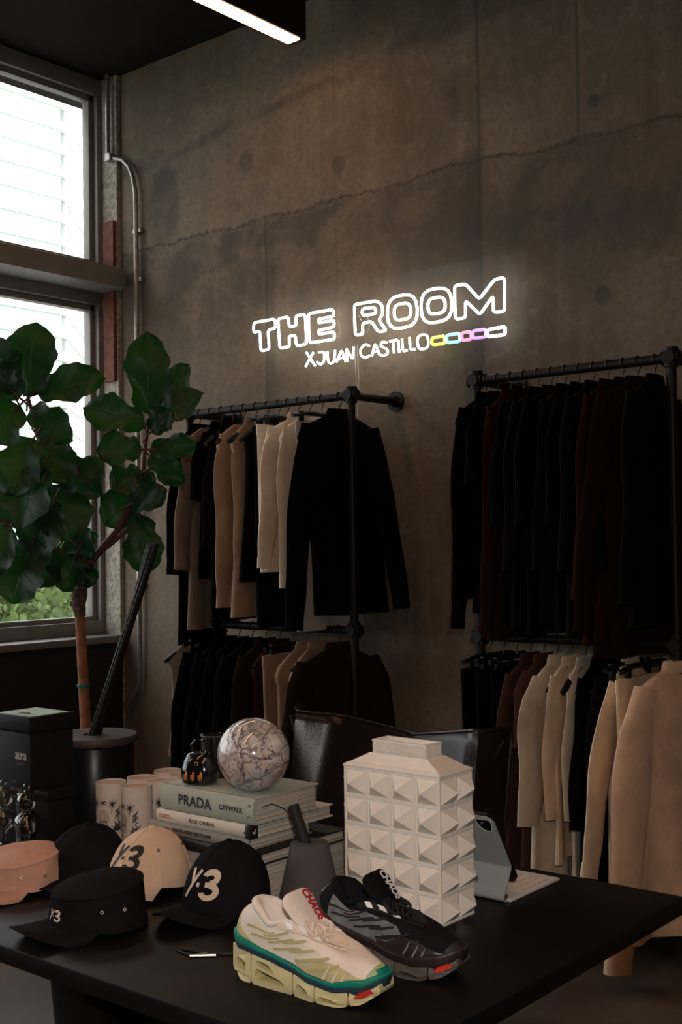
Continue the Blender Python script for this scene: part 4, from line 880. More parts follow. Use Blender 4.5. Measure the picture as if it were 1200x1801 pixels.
bmesh.ops.remove_doubles(bm, verts=bm.verts, dist=.0002)
def rect(wx, wy, z): return [Vector((-wx, -wy, z)), Vector((wx, -wy, z)), Vector((wx, wy, z)), Vector((-wx, wy, z))]
loft(bm, [rect(VW, VD, H5), rect(VW+.0015, VD+.0015, VH), rect(VW-.004, VD-.004, VH+.004), rect(VW-.008, VD-.008, VH+.005), rect(.062, .026, VH+.022)], cap=(False, False)); bm.faces.new([bm.verts.new(v) for v in rect(VW, VD, 0)])
o = obj('body', bm, m_vase, va, False)
NWX, NWY, NZ0, NZ1 = .0585, .0225, VH+.020, VH+.045
bm = bmesh.new()
for (o_, e_, n_, w_, c_) in ((Vector((-NWX, -NWY, NZ0)), Vector((1, 0, 0)), Vector((0, -1, 0)), NWX*2, 26), (Vector((NWX, -NWY, NZ0)), Vector((0, 1, 0)), Vector((1, 0, 0)), NWY*2, 10), (Vector((NWX, NWY, NZ0)), Vector((-1, 0, 0)), Vector((0, 1, 0)), NWX*2, 26), (Vector((-NWX, NWY, NZ0)), Vector((0, -1, 0)), Vector((-1, 0, 0)), NWY*2, 10)):
    studface(bm, o_, e_, Zv, n_, c_, 6, w_, NZ1-NZ0-.004, .0014, .0012)
bmesh.ops.remove_doubles(bm, verts=bm.verts, dist=.00005)
loft(bm, [rect(NWX, NWY, NZ1-.004), rect(NWX+.0008, NWY+.0008, NZ1-.003), rect(NWX+.0008, NWY+.0008, NZ1), rect(NWX-.006, NWY-.006, NZ1), rect(NWX-.008, NWY-.008, NZ1-.03)], cap=(False, True)); obj('neck', bm, m_vase, va, False)

# ================================================================ TABLET IN KEYBOARD CASE
m_case = mat('pale_grey_case', (.36, .38, .36), .65, var=.03, bump=.2, bs=900); m_casel = mat('white_case_edge', (.60, .58, .54), .6, var=0); m_scr = mat('tablet_black', (.008, .008, .009), .2, var=0); m_key = mat('pale_keys', (.62, .50, .42), .6, var=0)
ip = thing('tablet', (-1.277, 1.834, TZ), 'tablet standing in a pale grey keyboard case, back facing us, right of the vase', 'tablet'); IW = .125
bm = bmesh.new(); box(bm, -IW, IW+.008, 0, .176, 0, .0065, bev=.003, seg=3)
obj('keyboard_base', bm, m_casel, ip)
for r_ in range(5):
    for c_ in range(13):
        if r_ == 4 and 3 < c_ < 8: continue
        bm = bmesh.new(); x = IW-.004-c_*.0182; y = .165-.0175*(4-r_)*1.0-.0-.0
        box(bm, x-.0162, x, .058+r_*.0185, .058+r_*.0185+.0158, .0066, .0078, bev=.0008, seg=1); obj('key', bm, m_key, ip, False)
boxo('trackpad', (-.05, .05, .020, .050, .0066, .0070), m_casel, ip)
bm = bmesh.new(); tube(bm, [(-IW, -.001, .0085), (IW-.002, -.001, .0085)], .0082, 18); obj('hinge', bm, m_case, ip)
bm = bmesh.new(); lathe(bm, [(.0055, 0), (.0055, .0008)], 16)
for v in bm.verts: v.co = Vector((IW-.0019+v.co.z, -.001+v.co.x, .0085+v.co.y))
obj('hinge_cap', bm, mat('rose_brown_metal', (.16, .09, .08), .35, .6, var=0), ip)
def panel(name, p, q, w0, w1, th, m, par, bev=.0015, r=.012, rc=(0, 0, 1, 1)):
    """sheet between profile points p and q (y,z) across x from w0 to w1 with rounded top corners"""
    P_, Q_ = Vector((0, *p)), Vector((0, *q)); d = (Q_-P_); L_ = d.length; d.normalize(); n = d.cross(Vector((1, 0, 0))).normalized()
    pts = []
    for (cx, cy, sx, sy, a0), rr in zip(((w1, 0, -1, 1, -90), (w1, L_, -1, -1, 0), (w0, L_, 1, -1, 90), (w0, 0, 1, 1, 180)), (rc[0]*r, rc[2]*r, rc[3]*r, rc[1]*r)):
        if rr == 0: pts.append((cx, cy)); continue
        for k in range(7):
            a = math.radians(a0+15*k); pts.append((cx+sx*rr+rr*math.cos(a), cy+sy*rr+rr*math.sin(a)))
    bm = bmesh.new(); loft(bm, [[P_+Vector((1, 0, 0))*a+d*b+n*t for a, b in pts] for t in (0, th)]); return obj(name, bm, m, par, False), P_, d, n
lo, _, _, _ = panel('lower_flap', (-.006, .012), (.016, .058), -IW, IW-.001, .003, m_case, ip, r=.01, rc=(1, 1, 0, 0))
upf, P_, d_, n_ = panel('back_cover', (.016, .058), (-.044, .156), -IW, IW-.001, .003, m_case, ip, r=.014)
panel('tablet_body', (.0435, .0235), (-.037, .158), -IW+.003, IW-.004, .0065, m_scr, ip, r=.014, rc=(1, 1, 1, 1))
sg = n_.y > 0
fr = frame(Vector((0, .016, .058))+d_*.0-n_*0, (1, 0, 0), d_)
out = 1 if n_.y < 0 else -1
nn = n_ if n_.y < 0 else -n_; base_t = .003 if n_.y < 0 else 0
def oncover(a, b, e): return Vector((a, .016, .058))+d_*b+nn*(base_t+e)
bm = bmesh.new(); pts = [(IW-.038, .110), (IW-.010, .110), (IW-.007, .105), (IW-.009, .094), (IW-.013, .084), (IW-.022, .083), (IW-.031, .089), (IW-.036, .098)]
loft(bm, [[oncover(a, b, e) for a, b in pts] for e in (-.001, .0006)]); obj('camera_cutout', bm, m_scr, ip, False)
bm = bmesh.new(); rim_ = roundpoly([oncover(a+(.0012 if a > IW-.02 else -.0012), b, .0004) for a, b in pts], .003, 2); tube(bm, rim_, .0009, 6, closed=True); obj('cutout_rim', bm, m_casel, ip)
bm = bmesh.new(); c_ = oncover(IW-.026, .101, .0008); bmesh.ops.create_uvsphere(bm, u_segments=14, v_segments=8, radius=.0035)
for v in bm.verts: v.co = c_+v.co*Vector((1, 1, 1)).x
obj('camera_lens', bm, m_dglass, ip)
lt = mat('grey_print', (.12, .12, .13), .6, var=0)
text('ROOM', .013, frame((.063, -.0035-.0012+.006, .0305), (1, 0, 0), (0, .43, .9)), lt, ip, bold=.03, align='RIGHT')

# ================================================================ CAPS
m_seam = None
def cap(label, c, ang, a, b, h, style, m, brim=.07, logo=None, lm=None, tilt=0, logo_size=.035, logo_z=.5, eyelets=None, logo_th=0, button=True, lift=.012):
    o = thing('cap', (c.x, c.y, TZ), label, 'cap', rot=(0, 0, ang))
    def prof(t):
        if style == 'ball': return max(0, 1-t**2.6)**.52
        return (1-.09*t/.8) if t < .8 else .91*max(0, 1-((t-.8)/.2)**1.3)**.62
    def cp(th, t, e=0):
        r_ = prof(t); z0 = .003+lift*(1+math.cos(th))/2*(1-t)
        fl_ = 1+.05*math.cos(th)*(1-t)
        x, y = (a+e)*r_*math.cos(th)*fl_, (b+e)*r_*math.sin(th); zz = z0+(h-z0)*t+(e*.4 if t > .5 else 0)
        if style != 'ball': zz += -.010*math.cos(th)*ss(.5, .9, t)*r_ ; x += .004*t
        else: x -= .006*t
        cr = .0011*noise.noise(Vector((x*40, y*40, zz*40+h*100)))*(1.6 if style == 'ball' else 3.2)
        return Vector((x+cr, y+cr, zz+tilt*x))
    TT = [0, .05, .12, .2, .3, .4, .5, .6, .7, .78, .84, .89, .93, .96, .98, .992, 1] if style == 'ball' else [0, .06, .14, .24, .34, .44, .54, .64, .72, .78, .80, .83, .87, .92, .96, .985, 1]
    N = 56; bm = bmesh.new(); rows = [[cp(2*PI*k/N, t) for k in range(N)] for t in TT]
    for r_ in rows:
        for v in r_:
            pass
    loft(bm, rows, cap=(False, True)); crown = obj('crown', bm, m, o)
    bm = bmesh.new(); loft(bm, [[cp(2*PI*k/N, .0, -.001) for k in range(N)], [cp(2*PI*k/N, .10, -.0025) for k in range(N)]], cap=(False, False)); obj('sweatband', bm, m, o)
    ang_seams = [PI*k/3+PI/6*0 for k in range(6)] if style == 'ball' else [PI*.27, -PI*.27, PI]
    bm = bmesh.new()
    for s_ in ang_seams: tube(bm, [cp(s_, t, .0006) for t in TT[:-1]][: (len(TT)-1 if style == 'ball' else 10)], .0009, 5)
    if style != 'ball': tube(bm, [cp(2*PI*k/N, .8, .0006) for k in range(N)], .0014, 5, closed=True)
    obj('seams', bm, m, o)
    if button and style == 'ball':
        bm = bmesh.new(); q_ = cp(0, 1); lathe(bm, [(.0065, -.003), (.007, .001), (.005, .0035), (.001, .0045)], 16, q_); obj('button', bm, m, o)
    for (th, t) in (eyelets or []):
        p = cp(th, t, .0012); nrm = Vector((math.cos(th), math.sin(th), .3)).normalized(); x = nrm.orthogonal(); x.normalize(); y = nrm.cross(x)
        bm = bmesh.new(); tube(bm, [p+(x*math.cos(q)+y*math.sin(q))*.0024 for q in [2*PI*k/12 for k in range(12)]], .0008, 5, closed=True); obj('eyelet', bm, lm or m, o)
    # brim
    bm = bmesh.new(); NU, NV = 24, 8
    for s_ in (0, 1):
        rows = []
        for j in range(NV+1):
            v = j/NV; row = []
            for i in range(NU+1):
                u = i/NU*2-1; th = u*math.radians(64); B0 = cp(th, .015, -.003)
                tipx = a*1.0*math.cos(th)*.92+brim*(1-.62*abs(u)**2.6)+.01; tipy = b*math.sin(th)*1.03
                x = B0.x*(1-v)+tipx*v; y = B0.y*(1-v)+tipy*v
                zb = B0.z+.002; z = zb*(1-v)+(zb+.007)*v-.030*(abs(y)/b)**2*v*1.0+.006*v*(1-u*u); z = max(z, .0022+s_*.0022) if True else z
                row.append(bm.verts.new((x, y, z+s_*.0022+tilt*0)))
            rows.append(row)
        for r1, r2 in zip(rows, rows[1:]):
            for i in range(NU): bm.faces.new((r1[i], r1[i+1], r2[i+1], r2[i]))
        if s_ == 0: low = rows
    hi = rows
    for i in range(NU): bm.faces.new((low[NV][i], low[NV][i+1], hi[NV][i+1], hi[NV][i]))
    for j in range(NV):
        for e in (0, NU): bm.faces.new((low[j][e], low[j+1][e], hi[j+1][e], hi[j][e]))
    obj('brim', bm, m, o)
    if logo:
        bm = bmesh.new(); s = logo_size
        def seg(x0, y0, x1, y1, w):
            n = 8; dx, dy = x1-x0, y1-y0; l = math.hypot(dx, dy); px_, py_ = -dy/l*w/2, dx/l*w/2
            for k in range(n):
                q = [(x0+dx*k/n-px_, y0+dy*k/n-py_), (x0+dx*(k+1)/n-px_, y0+dy*(k+1)/n-py_), (x0+dx*(k+1)/n+px_, y0+dy*(k+1)/n+py_), (x0+dx*k/n+px_, y0+dy*k/n+py_)]
                bm.faces.new([bm.verts.new((x, y, 0)) for x, y in q])
        seg(.52, 1.0, -.05, -.08, .135); seg(.08, 1.0, .26, .50, .17); seg(.46, .47, .60, .47, .15)
        # the figure 3 as two arcs of constant weight
        def arc(cx, cy, rx, ry, a0, a1, w):
            n = 26; pr = None
            for k in range(n+1):
                t = math.radians(a0+(a1-a0)*k/n); c1 = bm.verts.new((cx+(rx-w/2)*math.cos(t), cy+(ry-w/2)*math.sin(t), 0)); c2 = bm.verts.new((cx+(rx+w/2)*math.cos(t), cy+(ry+w/2)*math.sin(t), 0))
                if pr: bm.faces.new((pr[0], pr[1], c2, c1))
                pr = (c1, c2)
        arc(1.0, .745, .25, .20, 165, -88, .22); arc(1.02, .245, .29, .235, 88, -170, .22); seg(.84, .50, 1.02, .50, .17)
        for v in bm.verts:
            X_, Y_ = (v.co.x-.62)*s, (v.co.y-.5)*s; t = logo_z+Y_/h; rr_ = (a+b)/2*prof(max(0, t)); v.co = cp(logo_th+X_/max(rr_, .03), t, .0013)
        bmesh.ops.recalc_face_normals(bm, faces=bm.faces); obj('logo', bm, lm, o, False)
    return o
cb = cloth('black_cap_twill', (.011, .011, .013), bump=.15); cbeige = cloth('beige_cap_twill', (.72, .52, .37), var=.05, bump=.2); cpink = cloth('dusty_pink_canvas', (.60, .34, .25), var=.1, bump=.35); cmil = cloth('black_canvas', (.012, .011, .012), bump=.3)
m_lw = mat('cream_embroidery', (.72, .58, .46), .8, var=.1, vs=300, bump=.4, bs=900); m_lb = mat('black_embroidery', (.012, .012, .015), .7, var=0, bump=.3, bs=900)
D_ = math.radians
cap('black baseball cap with large cream Y-3 logo, right of the beige cap', at(400, 1603, z=TZ), D_(-90), .083, .072, .122, 'ball', cb, logo=1, lm=m_lw, logo_size=.047, logo_z=.50, logo_th=.15)
cap('beige baseball cap with large black Y-3 logo in front of the candle tubes', at(265, 1566, z=TZ), D_(-84), .081, .074, .116, 'ball', cbeige, logo=1, lm=m_lb, logo_size=.044, logo_z=.60, logo_th=.0, lift=.028, eyelets=[(1.0, .72), (2.1, .72)])
cap('plain black baseball cap behind the pink cap and left of the beige one', at(152, 1546, z=TZ), D_(-100), .082, .073, .106, 'ball', cb)
cap('black military cap with small cream Y-3 logo, frontmost on the table edge', at(176, 1630, z=TZ), D_(-98), .086, .078, .090, 'mil', cmil, logo=1, lm=m_lw, logo_size=.020, logo_z=.36, logo_th=.05, eyelets=[(1.15, .48), (1.62, .46)])
cap('dusty pink military cap at the left frame edge', at(36, 1562, z=TZ), D_(-84), .086, .080, .078, 'mil', cpink, lm=mat('brass_eyelet', (.35, .25, .15), .4, .8, var=0), eyelets=[(.95, .45), (1.5, .42)])

# ================================================================ SILVER CLIP
q = at(357, 1684, z=TZ); o = thing('key_fob', (q.x, q.y, TZ), 'small silver triangle key fob with black strap lying in front of the black cap', 'key fob', YAW-.15)
bm = bmesh.new(); tube(bm, [(-.020, -.004, .003), (.020, .004, .003)], .0028, 8); tube(bm, [(-.019, -.004, .003), (-.006, .010, .003), (.003, .012, .003)], .0013, 6); obj('triangle', bm, mat('brushed_silver', (.55, .5, .45), .3, .9, var=.1), o)
bm = bmesh.new(); tube(bm, roundpoly([(-.02, 0, .002), (-.035, .012, .002), (-.05, .024, .002), (-.045, .03, .002), (-.01, .02, .002), (.03, .012, .002), (.062, .024, .002)], .006, 3, False), .002, 6); obj('strap', bm, mat('black_cord', (.01, .01, .01), .6), o)
bm = bmesh.new(); box(bm, .056, .068, .02, .027, .001, .004, bev=.001); obj('tan_tip', bm, mat('tan_leather_tip', (.40, .20, .12), .6), o)

# ================================================================ SNEAKERS
SL = .258
def hwid(s): return interp([(0, .026), (.08, .036), (.25, .036), (.45, .037), (.62, .045), (.76, .0475), (.88, .042), (.95, .033), (1, .022)], s)
def outl(phi, grow=0, shrink_end=1):
    s = .5+.5*math.cos(phi); c = math.copysign(abs(math.sin(phi))**.5, math.sin(phi))
    return Vector((s*SL+grow*math.cos(phi), c*(hwid(s)+grow) + .006*math.sin(PI*s), 0)), s
ZB = [(0, .060), (.12, .056), (.3, .050), (.45, .042), (.6, .034), (.75, .030), (.9, .034), (1, .046)]
BASE = [(0, .010), (.10, .001), (.5, 0), (.78, .001), (.9, .007), (1, .022)]
def zb(s): return interp(ZB, s)
def zbase(s): return interp(BASE, s)
def collar(phi):
    s = .5+.5*math.cos(phi); cs = .14+.49*s
    w = interp([(0, .018), (.12, .028), (.35, .030), (.6, .024), (.85, .019), (1, .010)], s)
    z = interp([(0, .115), (.10, .111), (.30, .091), (.46, .098), (.62, .098), (.82, .084), (1, .070)], s)
    return Vector((cs*SL, math.copysign(abs(math.sin(phi))**.6, math.sin(phi))*w+.004*math.sin(PI*s), z))
def surf(phi, v, e=0):
    B, s = outl(phi); B.z = zb(s)-.004; T = collar(phi)
    P1 = B.lerp(T, .10); toe = ss(.62, .95, s); P1.z = B.z+(T.z-B.z)*(.70+.20*toe); P1.y = B.y*(1.0)
    heel = ss(.25, .0, s); P1.x -= .004*heel
    p = B*(1-v)**2+P1*2*v*(1-v)+T*v*v
    if e:
        d = 1e-3; a = surf(phi+d, v)-surf(phi-d, v); b = surf(phi, min(1, v+d))-surf(phi, max(0, v-d)); n = a.cross(b)
        if n.length > 0: p = p+n.normalized()*e
    return p
def patch(bm, f, nu, nv, e, th=.0012):
    """raised overlay following the upper; f(u,v)->(phi,vv)"""
    def vs(ee): return [[bm.verts.new(surf(*f(i/nu, j/nv), ee)) for i in range(nu+1)] for j in range(nv+1)]
    A, B = vs(e), vs(e-th-.0008)
    for j in range(nv):
        for i in range(nu): bm.faces.new((A[j][i], A[j][i+1], A[j+1][i+1], A[j+1][i]))
    for i in range(nu):
        for r_ in (0, nv): bm.faces.new((A[r_][i], A[r_][i+1], B[r_][i+1], B[r_][i]))
    for j in range(nv):
        for r_ in (0, nu): bm.faces.new((A[j][r_], A[j+1][r_], B[j+1][r_], B[j][r_]))
def sneaker(name, label, M, loc, rz):
    o = thing(name, loc, label, 'sneaker', rz, 'pair of chunky sneakers in two colourways' if False else None)
    N = 88; bm = bmesh.new(); rows = [[surf(2*PI*k/N, v) for k in range(N)] for v in [i/14 for i in range(15)]]
    inner = [[collar(2*PI*k/N)*1.0+Vector((0, 0, dz)) + (Vector((.30*SL, 0, 0))-Vector((collar(2*PI*k/N).x, collar(2*PI*k/N).y, 0)))*sh_ for k in range(N)] for dz, sh_ in ((.003, .05), (.001, .14), (-.012, .18), (-.04, .16))]
    loft(bm, rows+inner, cap=(True, True)); obj('upper', bm, M['upper'], o)
    # padded collar roll round the ankle
    bm = bmesh.new(); ks = [k for k in range(N) if math.cos(2*PI*k/N) < .12]; P = [surf(2*PI*k/N, .97, -.001) for k in ks]; rr = [.0035+.0035*math.sin(PI*i/(len(P)-1)) for i in range(len(P))]; tube(bm, P, rr, 10); obj('collar', bm, M['lining'], o)
    # midsole rim (dark) and wavy band above it
    bm = bmesh.new(); R_ = []
    for dz, g in ((-.019, -.004), (-.016, .001), (-.008, .0035), (-.001, .0038), (.003, .002), (.004, -.002)):
        r_ = []
        for k in range(N):
            p, s = outl(2*PI*k/N, g); p.z = zb(s)+dz; r_.append(p)
        R_.append(r_)
    loft(bm, R_); obj('midsole_rim', bm, M['rim'], o)
    bm = bmesh.new(); R_ = []
    for q_, g in ((0, .001), (.15, .0046), (.6, .0052), (.9, .0042), (1, .001)):
        r_ = []
        for k in range(N):
            phi = 2*PI*k/N; p, s = outl(phi, g); lo_ = -.003; hi_ = .0025+.008*ss(.35, .0, s)+.0045*max(0, math.sin(s*PI*3.4-1.4))*ss(.3, .45, s); p.z = zb(s)+lo_+(hi_-lo_)*q_ ; r_.append(p)
        R_.append(r_)
    loft(bm, R_, cap=(False, False)); obj('wavy_band', bm, M['band'], o)
    # pods: framed sole units with holes
    pods = [(0.0, .165, [[(.035, .013), (.12, .011), (.13, .030), (.05, .036)]]),
            (.175, .47, [[(.20, .010), (.43, .008), (.39, .017), (.21, .026)], [(.21, .031), (.36, .021), (.30, .034), (.22, .038)]]),
            (.48, .635, [[(.505, .007), (.605, .007), (.585, .015), (.51, .021)]]),
            (.645, .84, [[(.67, .007), (.80, .0065), (.76, .0105), (.68, .0125)]]),
            (.85, 1.0, [])]
    for s0, s1, holes in pods:
        cu = bpy.data.curves.new('c', 'CURVE'); cu.dimensions = '2D'; cu.fill_mode = 'BOTH'; cu.extrude = 1.0-.0; cu.bevel_depth = 0
        n = 14; lo_ = [(s0+(s1-s0)*i/n, zbase(s0+(s1-s0)*i/n)) for i in range(n+1)]; hi_ = [(s0+(s1-s0)*i/n, zb(s0+(s1-s0)*i/n)-.010) for i in range(n, -1, -1)]
        lo_[0] = (lo_[0][0]+.006, lo_[0][1]+.000); lo_[0:0] = [(s0, zbase(s0)+.006)]; lo_[-1] = (s1-.006, lo_[-1][1]); lo_.append((s1, zbase(s1)+.006 if s1 < 1 else zbase(1)+.004))
        for ring in [lo_+hi_]+holes:
            hole = len(ring) < 8
            ring = [tuple(v)[:2] for v in roundpoly([Vector((x*.27, z, 0)) for x, z in (ring if hole else [lo_[0], lo_[1]]+lo_[2:-2]+[lo_[-2], lo_[-1]]+hi_)], .005 if hole else .007, 4)]; ring = [(x/.27, z) for x, z in ring]
            sp = cu.splines.new('POLY'); sp.points.add(len(ring)-1); sp.use_cyclic_u = True
            for pt, (x, z) in zip(sp.points, ring): pt.co = (x*SL, z, 0, 1)
        to = bpy.data.objects.new('c', cu); C.objects.link(to); dg = bpy.context.evaluated_depsgraph_get(); me = bpy.data.meshes.new_from_object(to.evaluated_get(dg)); bpy.data.objects.remove(to)
        bm = bmesh.new(); bm.from_mesh(me); bpy.data.meshes.remove(me)
        bmesh.ops.remove_doubles(bm, verts=bm.verts, dist=1e-5)
        es = [e for e in bm.edges if len(e.link_faces) == 2 and e.calc_face_angle(0) > .6 and abs(abs(e.verts[0].co.z)-1) < .01 and abs(abs(e.verts[1].co.z)-1) < .01]
        for v in bm.verts:
            s = v.co.x/SL; z = v.co.y; t = v.co.z; ph = math.acos(max(-1, min(1, 2*s-1))); p, _ = outl(ph, .0035)
            bulge = 1+.05*math.sin(PI*max(0, min(1, (z-zbase(s))/max(.01, zb(s)-.01-zbase(s)))))
            yc = .006*math.sin(PI*s); v.co = Vector((s*SL, yc+(p.y-yc)*t*bulge if abs(p.y-yc) > .018 else yc+.018*t*bulge, z))
        bmesh.ops.bevel(bm, geom=[e for e in bm.edges if len(e.link_faces) == 2 and e.calc_face_angle(0) > .9 and abs(e.verts[0].co.y-.0) > .01 and (e.verts[0].co.y > 0) == (e.verts[1].co.y > 0)], offset=.0018, segments=2, affect='EDGES', clamp_overlap=True)
        obj('sole_pod', bm, M['pod'], o)
    # dark cavities core, red insert
    for sg_ in (-1, 1):
        bm = bmesh.new()
        pts = [(.865, .018), (.90, .0185), (.955, .026), (.94, .030), (.895, .026)]
        r1 = []
        for e in (.0026, .0062):
            r_ = []
            for s, z in pts:
                ph = math.acos(2*s-1)*sg_; p, _ = outl(ph, e); p.z = z-.001; r_.append(p)
            r1.append(r_)
        loft(bm, r1); obj('red_insert', bm, M['red'], o)
    # ribs inside the cavities
    for s0, s1, z in ((.20, .44, .028), (.67, .82, .0145)):
        pass
    # translucent heel/side cage overlay and stripes, both sides
    for sg_ in (-1, 1):
        def F(s0, v0, s1, v1, w0, w1):
            p0 = math.acos(2*s0-1)*sg_; p1 = math.acos(2*s1-1)*sg_
            return lambda u, v: (p0+(p1-p0)*u, v0+(v1-v0)*u+(v-.5)*(w0+(w1-w0)*u))
        pp0, pp1 = math.acos(2*.13-1)*sg_, math.acos(2*.72-1)*sg_; bm = bmesh.new(); patch(bm, lambda u, v: (pp0+(pp1-pp0)*u, (.16-.12*u)+v*(.60-.06*u)), 24, 5, .0010); obj('side_panel', bm, M['panel'], o)
        for sc, vc in ((.235, .56), (.275, .42), (.37, .60), (.41, .47), (.45, .34), (.53, .54), (.57, .41), (.61, .28), (.67, .36), (.71, .24)):
            s0, s1, v0, v1, w = sc-.115, sc+.115, vc-.11, vc+.11, .054
            bm = bmesh.new(); patch(bm, F(s0, max(.02, v0), s1, v1, w, w*.8), 10, 3, .0022); obj('side_stripe', bm, M['stripe'], o)
        for (s0, v0, s1, v1, w0, w1) in ((.70, .10, .77, .34, .05, .02), (.755, .08, .81, .27, .05, .02), (.80, .06, .845, .22, .05, .02)):
            bm = bmesh.new(); patch(bm, F(s0, v0, s1, v1, w0, w1), 8, 3, .0026); obj('toe_flash', bm, M['flash'], o)
        bm = bmesh.new(); pa, pb = math.acos(2*.50-1)*sg_, math.acos(2*.93-1)*sg_; patch(bm, lambda u, v: (pa+(pb-pa)*u, -.02+v*(.36-.20*abs(2*u-1)**2-.05*math.sin(u*9))), 22, 4, .0014); obj('side_cage', bm, M['cage'], o)
        bm = bmesh.new(); pa2, pb2 = PI*sg_, math.acos(2*.20-1)*sg_; patch(bm, lambda u, v: (pa2+(pb2-pa2)*u, .02+v*(.72-.62*u**.7)), 14, 6, .0016); obj('heel_counter', bm, M['cage'], o)
        bm = bmesh.new(); pa3, pb3 = math.acos(2*.40-1)*sg_, math.acos(2*.995-1)*sg_; patch(bm, lambda u, v: (pa3+(pb3-pa3)*u, (.74+.05*u)+v*(.25-.04*u)), 16, 3, .0024); obj('eyestay', bm, M['stay'], o)
        for s_ in (.50, .63, .76):
            bm = bmesh.new(); p0 = math.acos(2*s_-1)*sg_; p1 = math.acos(2*(s_+.068)-1)*sg_; patch(bm, lambda u, v: (p0+(p1-p0)*u, .80+.14*v), 3, 3, .0040); obj('reflective_square', bm, M['refl'], o)
    bm = bmesh.new(); patch(bm, lambda u, v: ((u-.5)*1.0, .0+v*(.30-.6*(u-.5)**2)), 16, 5, .002); obj('toe_guard', bm, M['guard'], o)
    bm = bmesh.new(); patch(bm, lambda u, v: ((u-.5)*.5, .05+v*.16), 8, 4, .0038); obj('toe_mark', bm, M['band'], o)
    # tongue
    path = [(.66*SL, .064), (.60*SL, .076), (.53*SL, .092), (.475*SL, .107), (.42*SL, .125), (.40*SL, .133)]; hw_ = [.012, .019, .026, .032, .036, .030]
    bm = bmesh.new(); R_ = []; PT = []
    for i, ((x, z), w) in enumerate(zip(path, hw_)):
        a = path[max(0, i-1)]; b = path[min(5, i+1)]; d = Vector((b[0]-a[0], 0, b[1]-a[1])).normalized(); n = Vector((d.z, 0, -d.x)); PT.append((Vector((x, .004, z)), d, n, w))
        th = .0048 if i < 5 else .0035
        R_.append([Vector((x, .004, z))+Vector((0, 1, 0))*w*math.copysign(abs(math.cos(q))**.7, math.cos(q))+n*(th*math.copysign(abs(math.sin(q))**.8, math.sin(q))-.005*(math.cos(q))**2) for q in [2*PI*k/28 for k in range(28)]])
    c_ = sum(R_[-1], Vector())/28; R_.append([c_+(v-c_)*.7+PT[-1][1]*.004 for v in R_[-1]]); loft(bm, R_); tg = obj('tongue', bm, M['lining'], o)
    (p2, d2, n2, _), (p4, _, _, _) = PT[2], PT[4]; d = (p4-p2).normalized(); n = Vector((d.z, 0, -d.x)); n = n if n.x > 0 else -n
    me = textmesh('CHAOS', .021, bold=.045, extrude=.0, sx=.72, shear=.15); fr = frame(p4+n*.0056+d*.010+Vector((0, .012, 0)), -d, Vector((0, 1, 0)))
    me.transform(fr); link('lettering', me, M['letter'], tg, False)
    # laces
    for i in range(6):
        s_ = .60+.055*i; pL = surf(math.acos(2*min(.99, s_+.05)-1), .93, .004); pR = surf(-math.acos(2*min(.99, s_+.05)-1), .93, .004); mid_ = (pL+pR)/2; t_ = i/5
        top_ = Vector((mid_.x-.006, mid_.y, mid_.z+.010-.002*i)); bm = bmesh.new(); pR2 = surf(-math.acos(2*min(.99, s_+.09)-1), .93, .004)
        tube(bm, [pL, pL.lerp(top_, .6)+Vector((0, 0, .004)), top_, pR2.lerp(top_, .6)+Vector((0, 0, .004)), pR2], .0028, 8, flat=.6); obj('lace', bm, M['lace'], o)
    bm = bmesh.new(); kx = surf(0.8, .93, .004).x-.018; kz = .095
    for sg_ in (-1, 1): tube(bm, roundpoly([(kx, .002, kz), (kx-.006, sg_*.016, kz+.006), (kx+.014, sg_*.028, kz-.006), (kx+.024, sg_*.016, kz-.013), (kx+.002, .002, kz)], .008, 4, False), .0026, 7)
    obj('lace_bow', bm, M['lace'], o)
    bm = bmesh.new(); tube(bm, [surf(-PI*.55-.0, .90, .003), surf(-PI*.55, .90, .0035)], .002, 8); bm.free()
    return o
def smat(name, col, **k): return mat(name, col, **k)
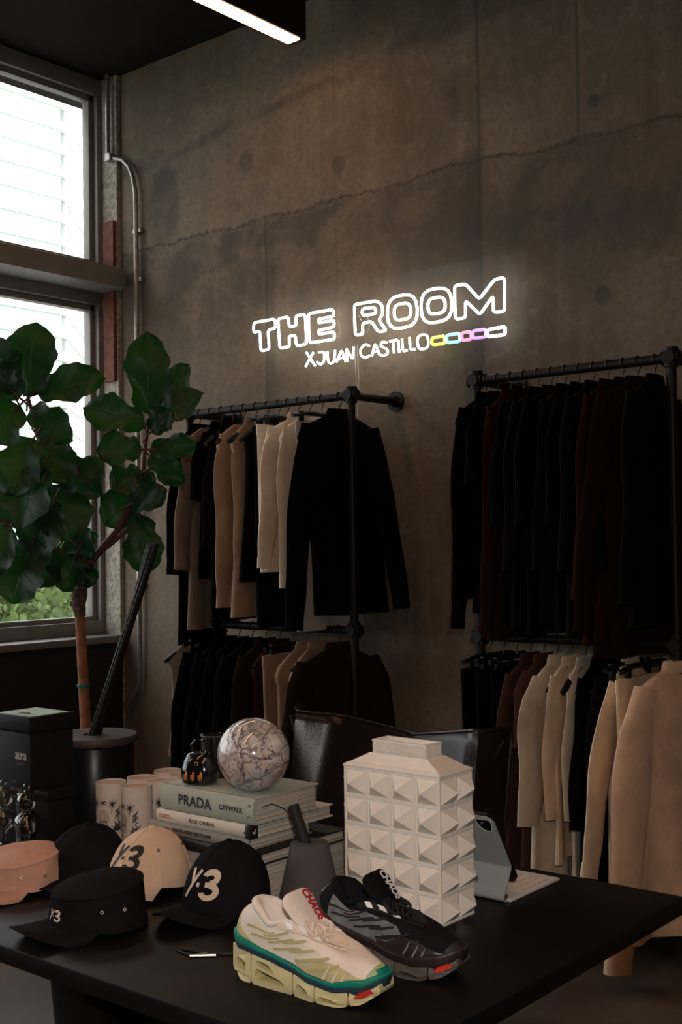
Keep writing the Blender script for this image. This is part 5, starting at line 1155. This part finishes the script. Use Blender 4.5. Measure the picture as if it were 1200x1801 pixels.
MW = dict(panel=cloth('cream_side_mesh', (.80, .72, .60), var=.03, bump=.1), upper=cloth('cream_mesh_upper', (.86, .76, .68), var=.03, bump=.12), lining=cloth('cream_padded_lining', (.86, .76, .68), var=.03, bump=.15), rim=mat('navy_foam_rim', (.022, .045, .062), .55), band=mat('teal_foam_band', (.0, .21, .145), .5, var=.06),
          pod=mat('pale_yellow_foam', (.66, .57, .30), .55, var=.06, vs=30), red=mat('red_plastic_insert', (.55, .03, .02), .35, var=0), stripe=mat('pale_yellow_stripe', (.50, .44, .20), .5, var=.04), flash=mat('cream_flash', (.78, .66, .54), .6, var=0),
          cage=mat('yellow_tint_cage', (.58, .50, .27), .5, var=.05), stay=mat('cream_suede_stay', (.78, .64, .52), .85, var=.05), refl=mat('reflective_white', (.95, .95, 1.0), .3, var=0), guard=mat('pale_green_toe_guard', (.38, .50, .24), .5, var=.1), letter=mat('red_lettering', (.50, .012, .02), .5, var=0), lace=mat('cream_lace', (.82, .69, .58), .85, var=.05))
MB = dict(panel=mat('silver_foil_panel', (.30, .31, .32), .3, .5, var=.2, vs=60), upper=cloth('black_mesh_upper', (.012, .012, .014), var=.05, bump=.12), lining=cloth('black_padded_lining', (.009, .009, .011), var=.05, bump=.1), rim=mat('dark_maroon_rim', (.022, .010, .012), .5), band=mat('dark_plum_band', (.03, .016, .018), .45),
          pod=mat('dark_grey_foam', (.10, .085, .07), .55, var=.1), red=mat('bright_red_insert', (.75, .045, .02), .3, var=0), stripe=mat('plum_stripe', (.025, .016, .018), .4, var=.1), flash=mat('silver_flash', (.38, .39, .40), .3, .5, var=.1),
          cage=mat('plum_grey_cage', (.035, .022, .024), .35, var=.15), stay=mat('black_suede_stay', (.010, .010, .011), .9), refl=mat('reflective_bright_white', (.95, .95, .95), .3, var=0), guard=mat('black_toe_guard', (.012, .011, .012), .6), letter=mat('white_lettering', (.8, .8, .8), .4, var=0), lace=mat('black_lace', (.012, .012, .013), .8))
SA = math.radians(6)
sneaker('sneaker', 'cream and pale yellow chunky sneaker with teal band and red lettering, the front one', MW, (-1.284, 1.294, TZ), SA)
sneaker('sneaker', 'black and silver chunky sneaker with white lettering, behind the cream one', MB, (-1.256, 1.443, TZ), SA)
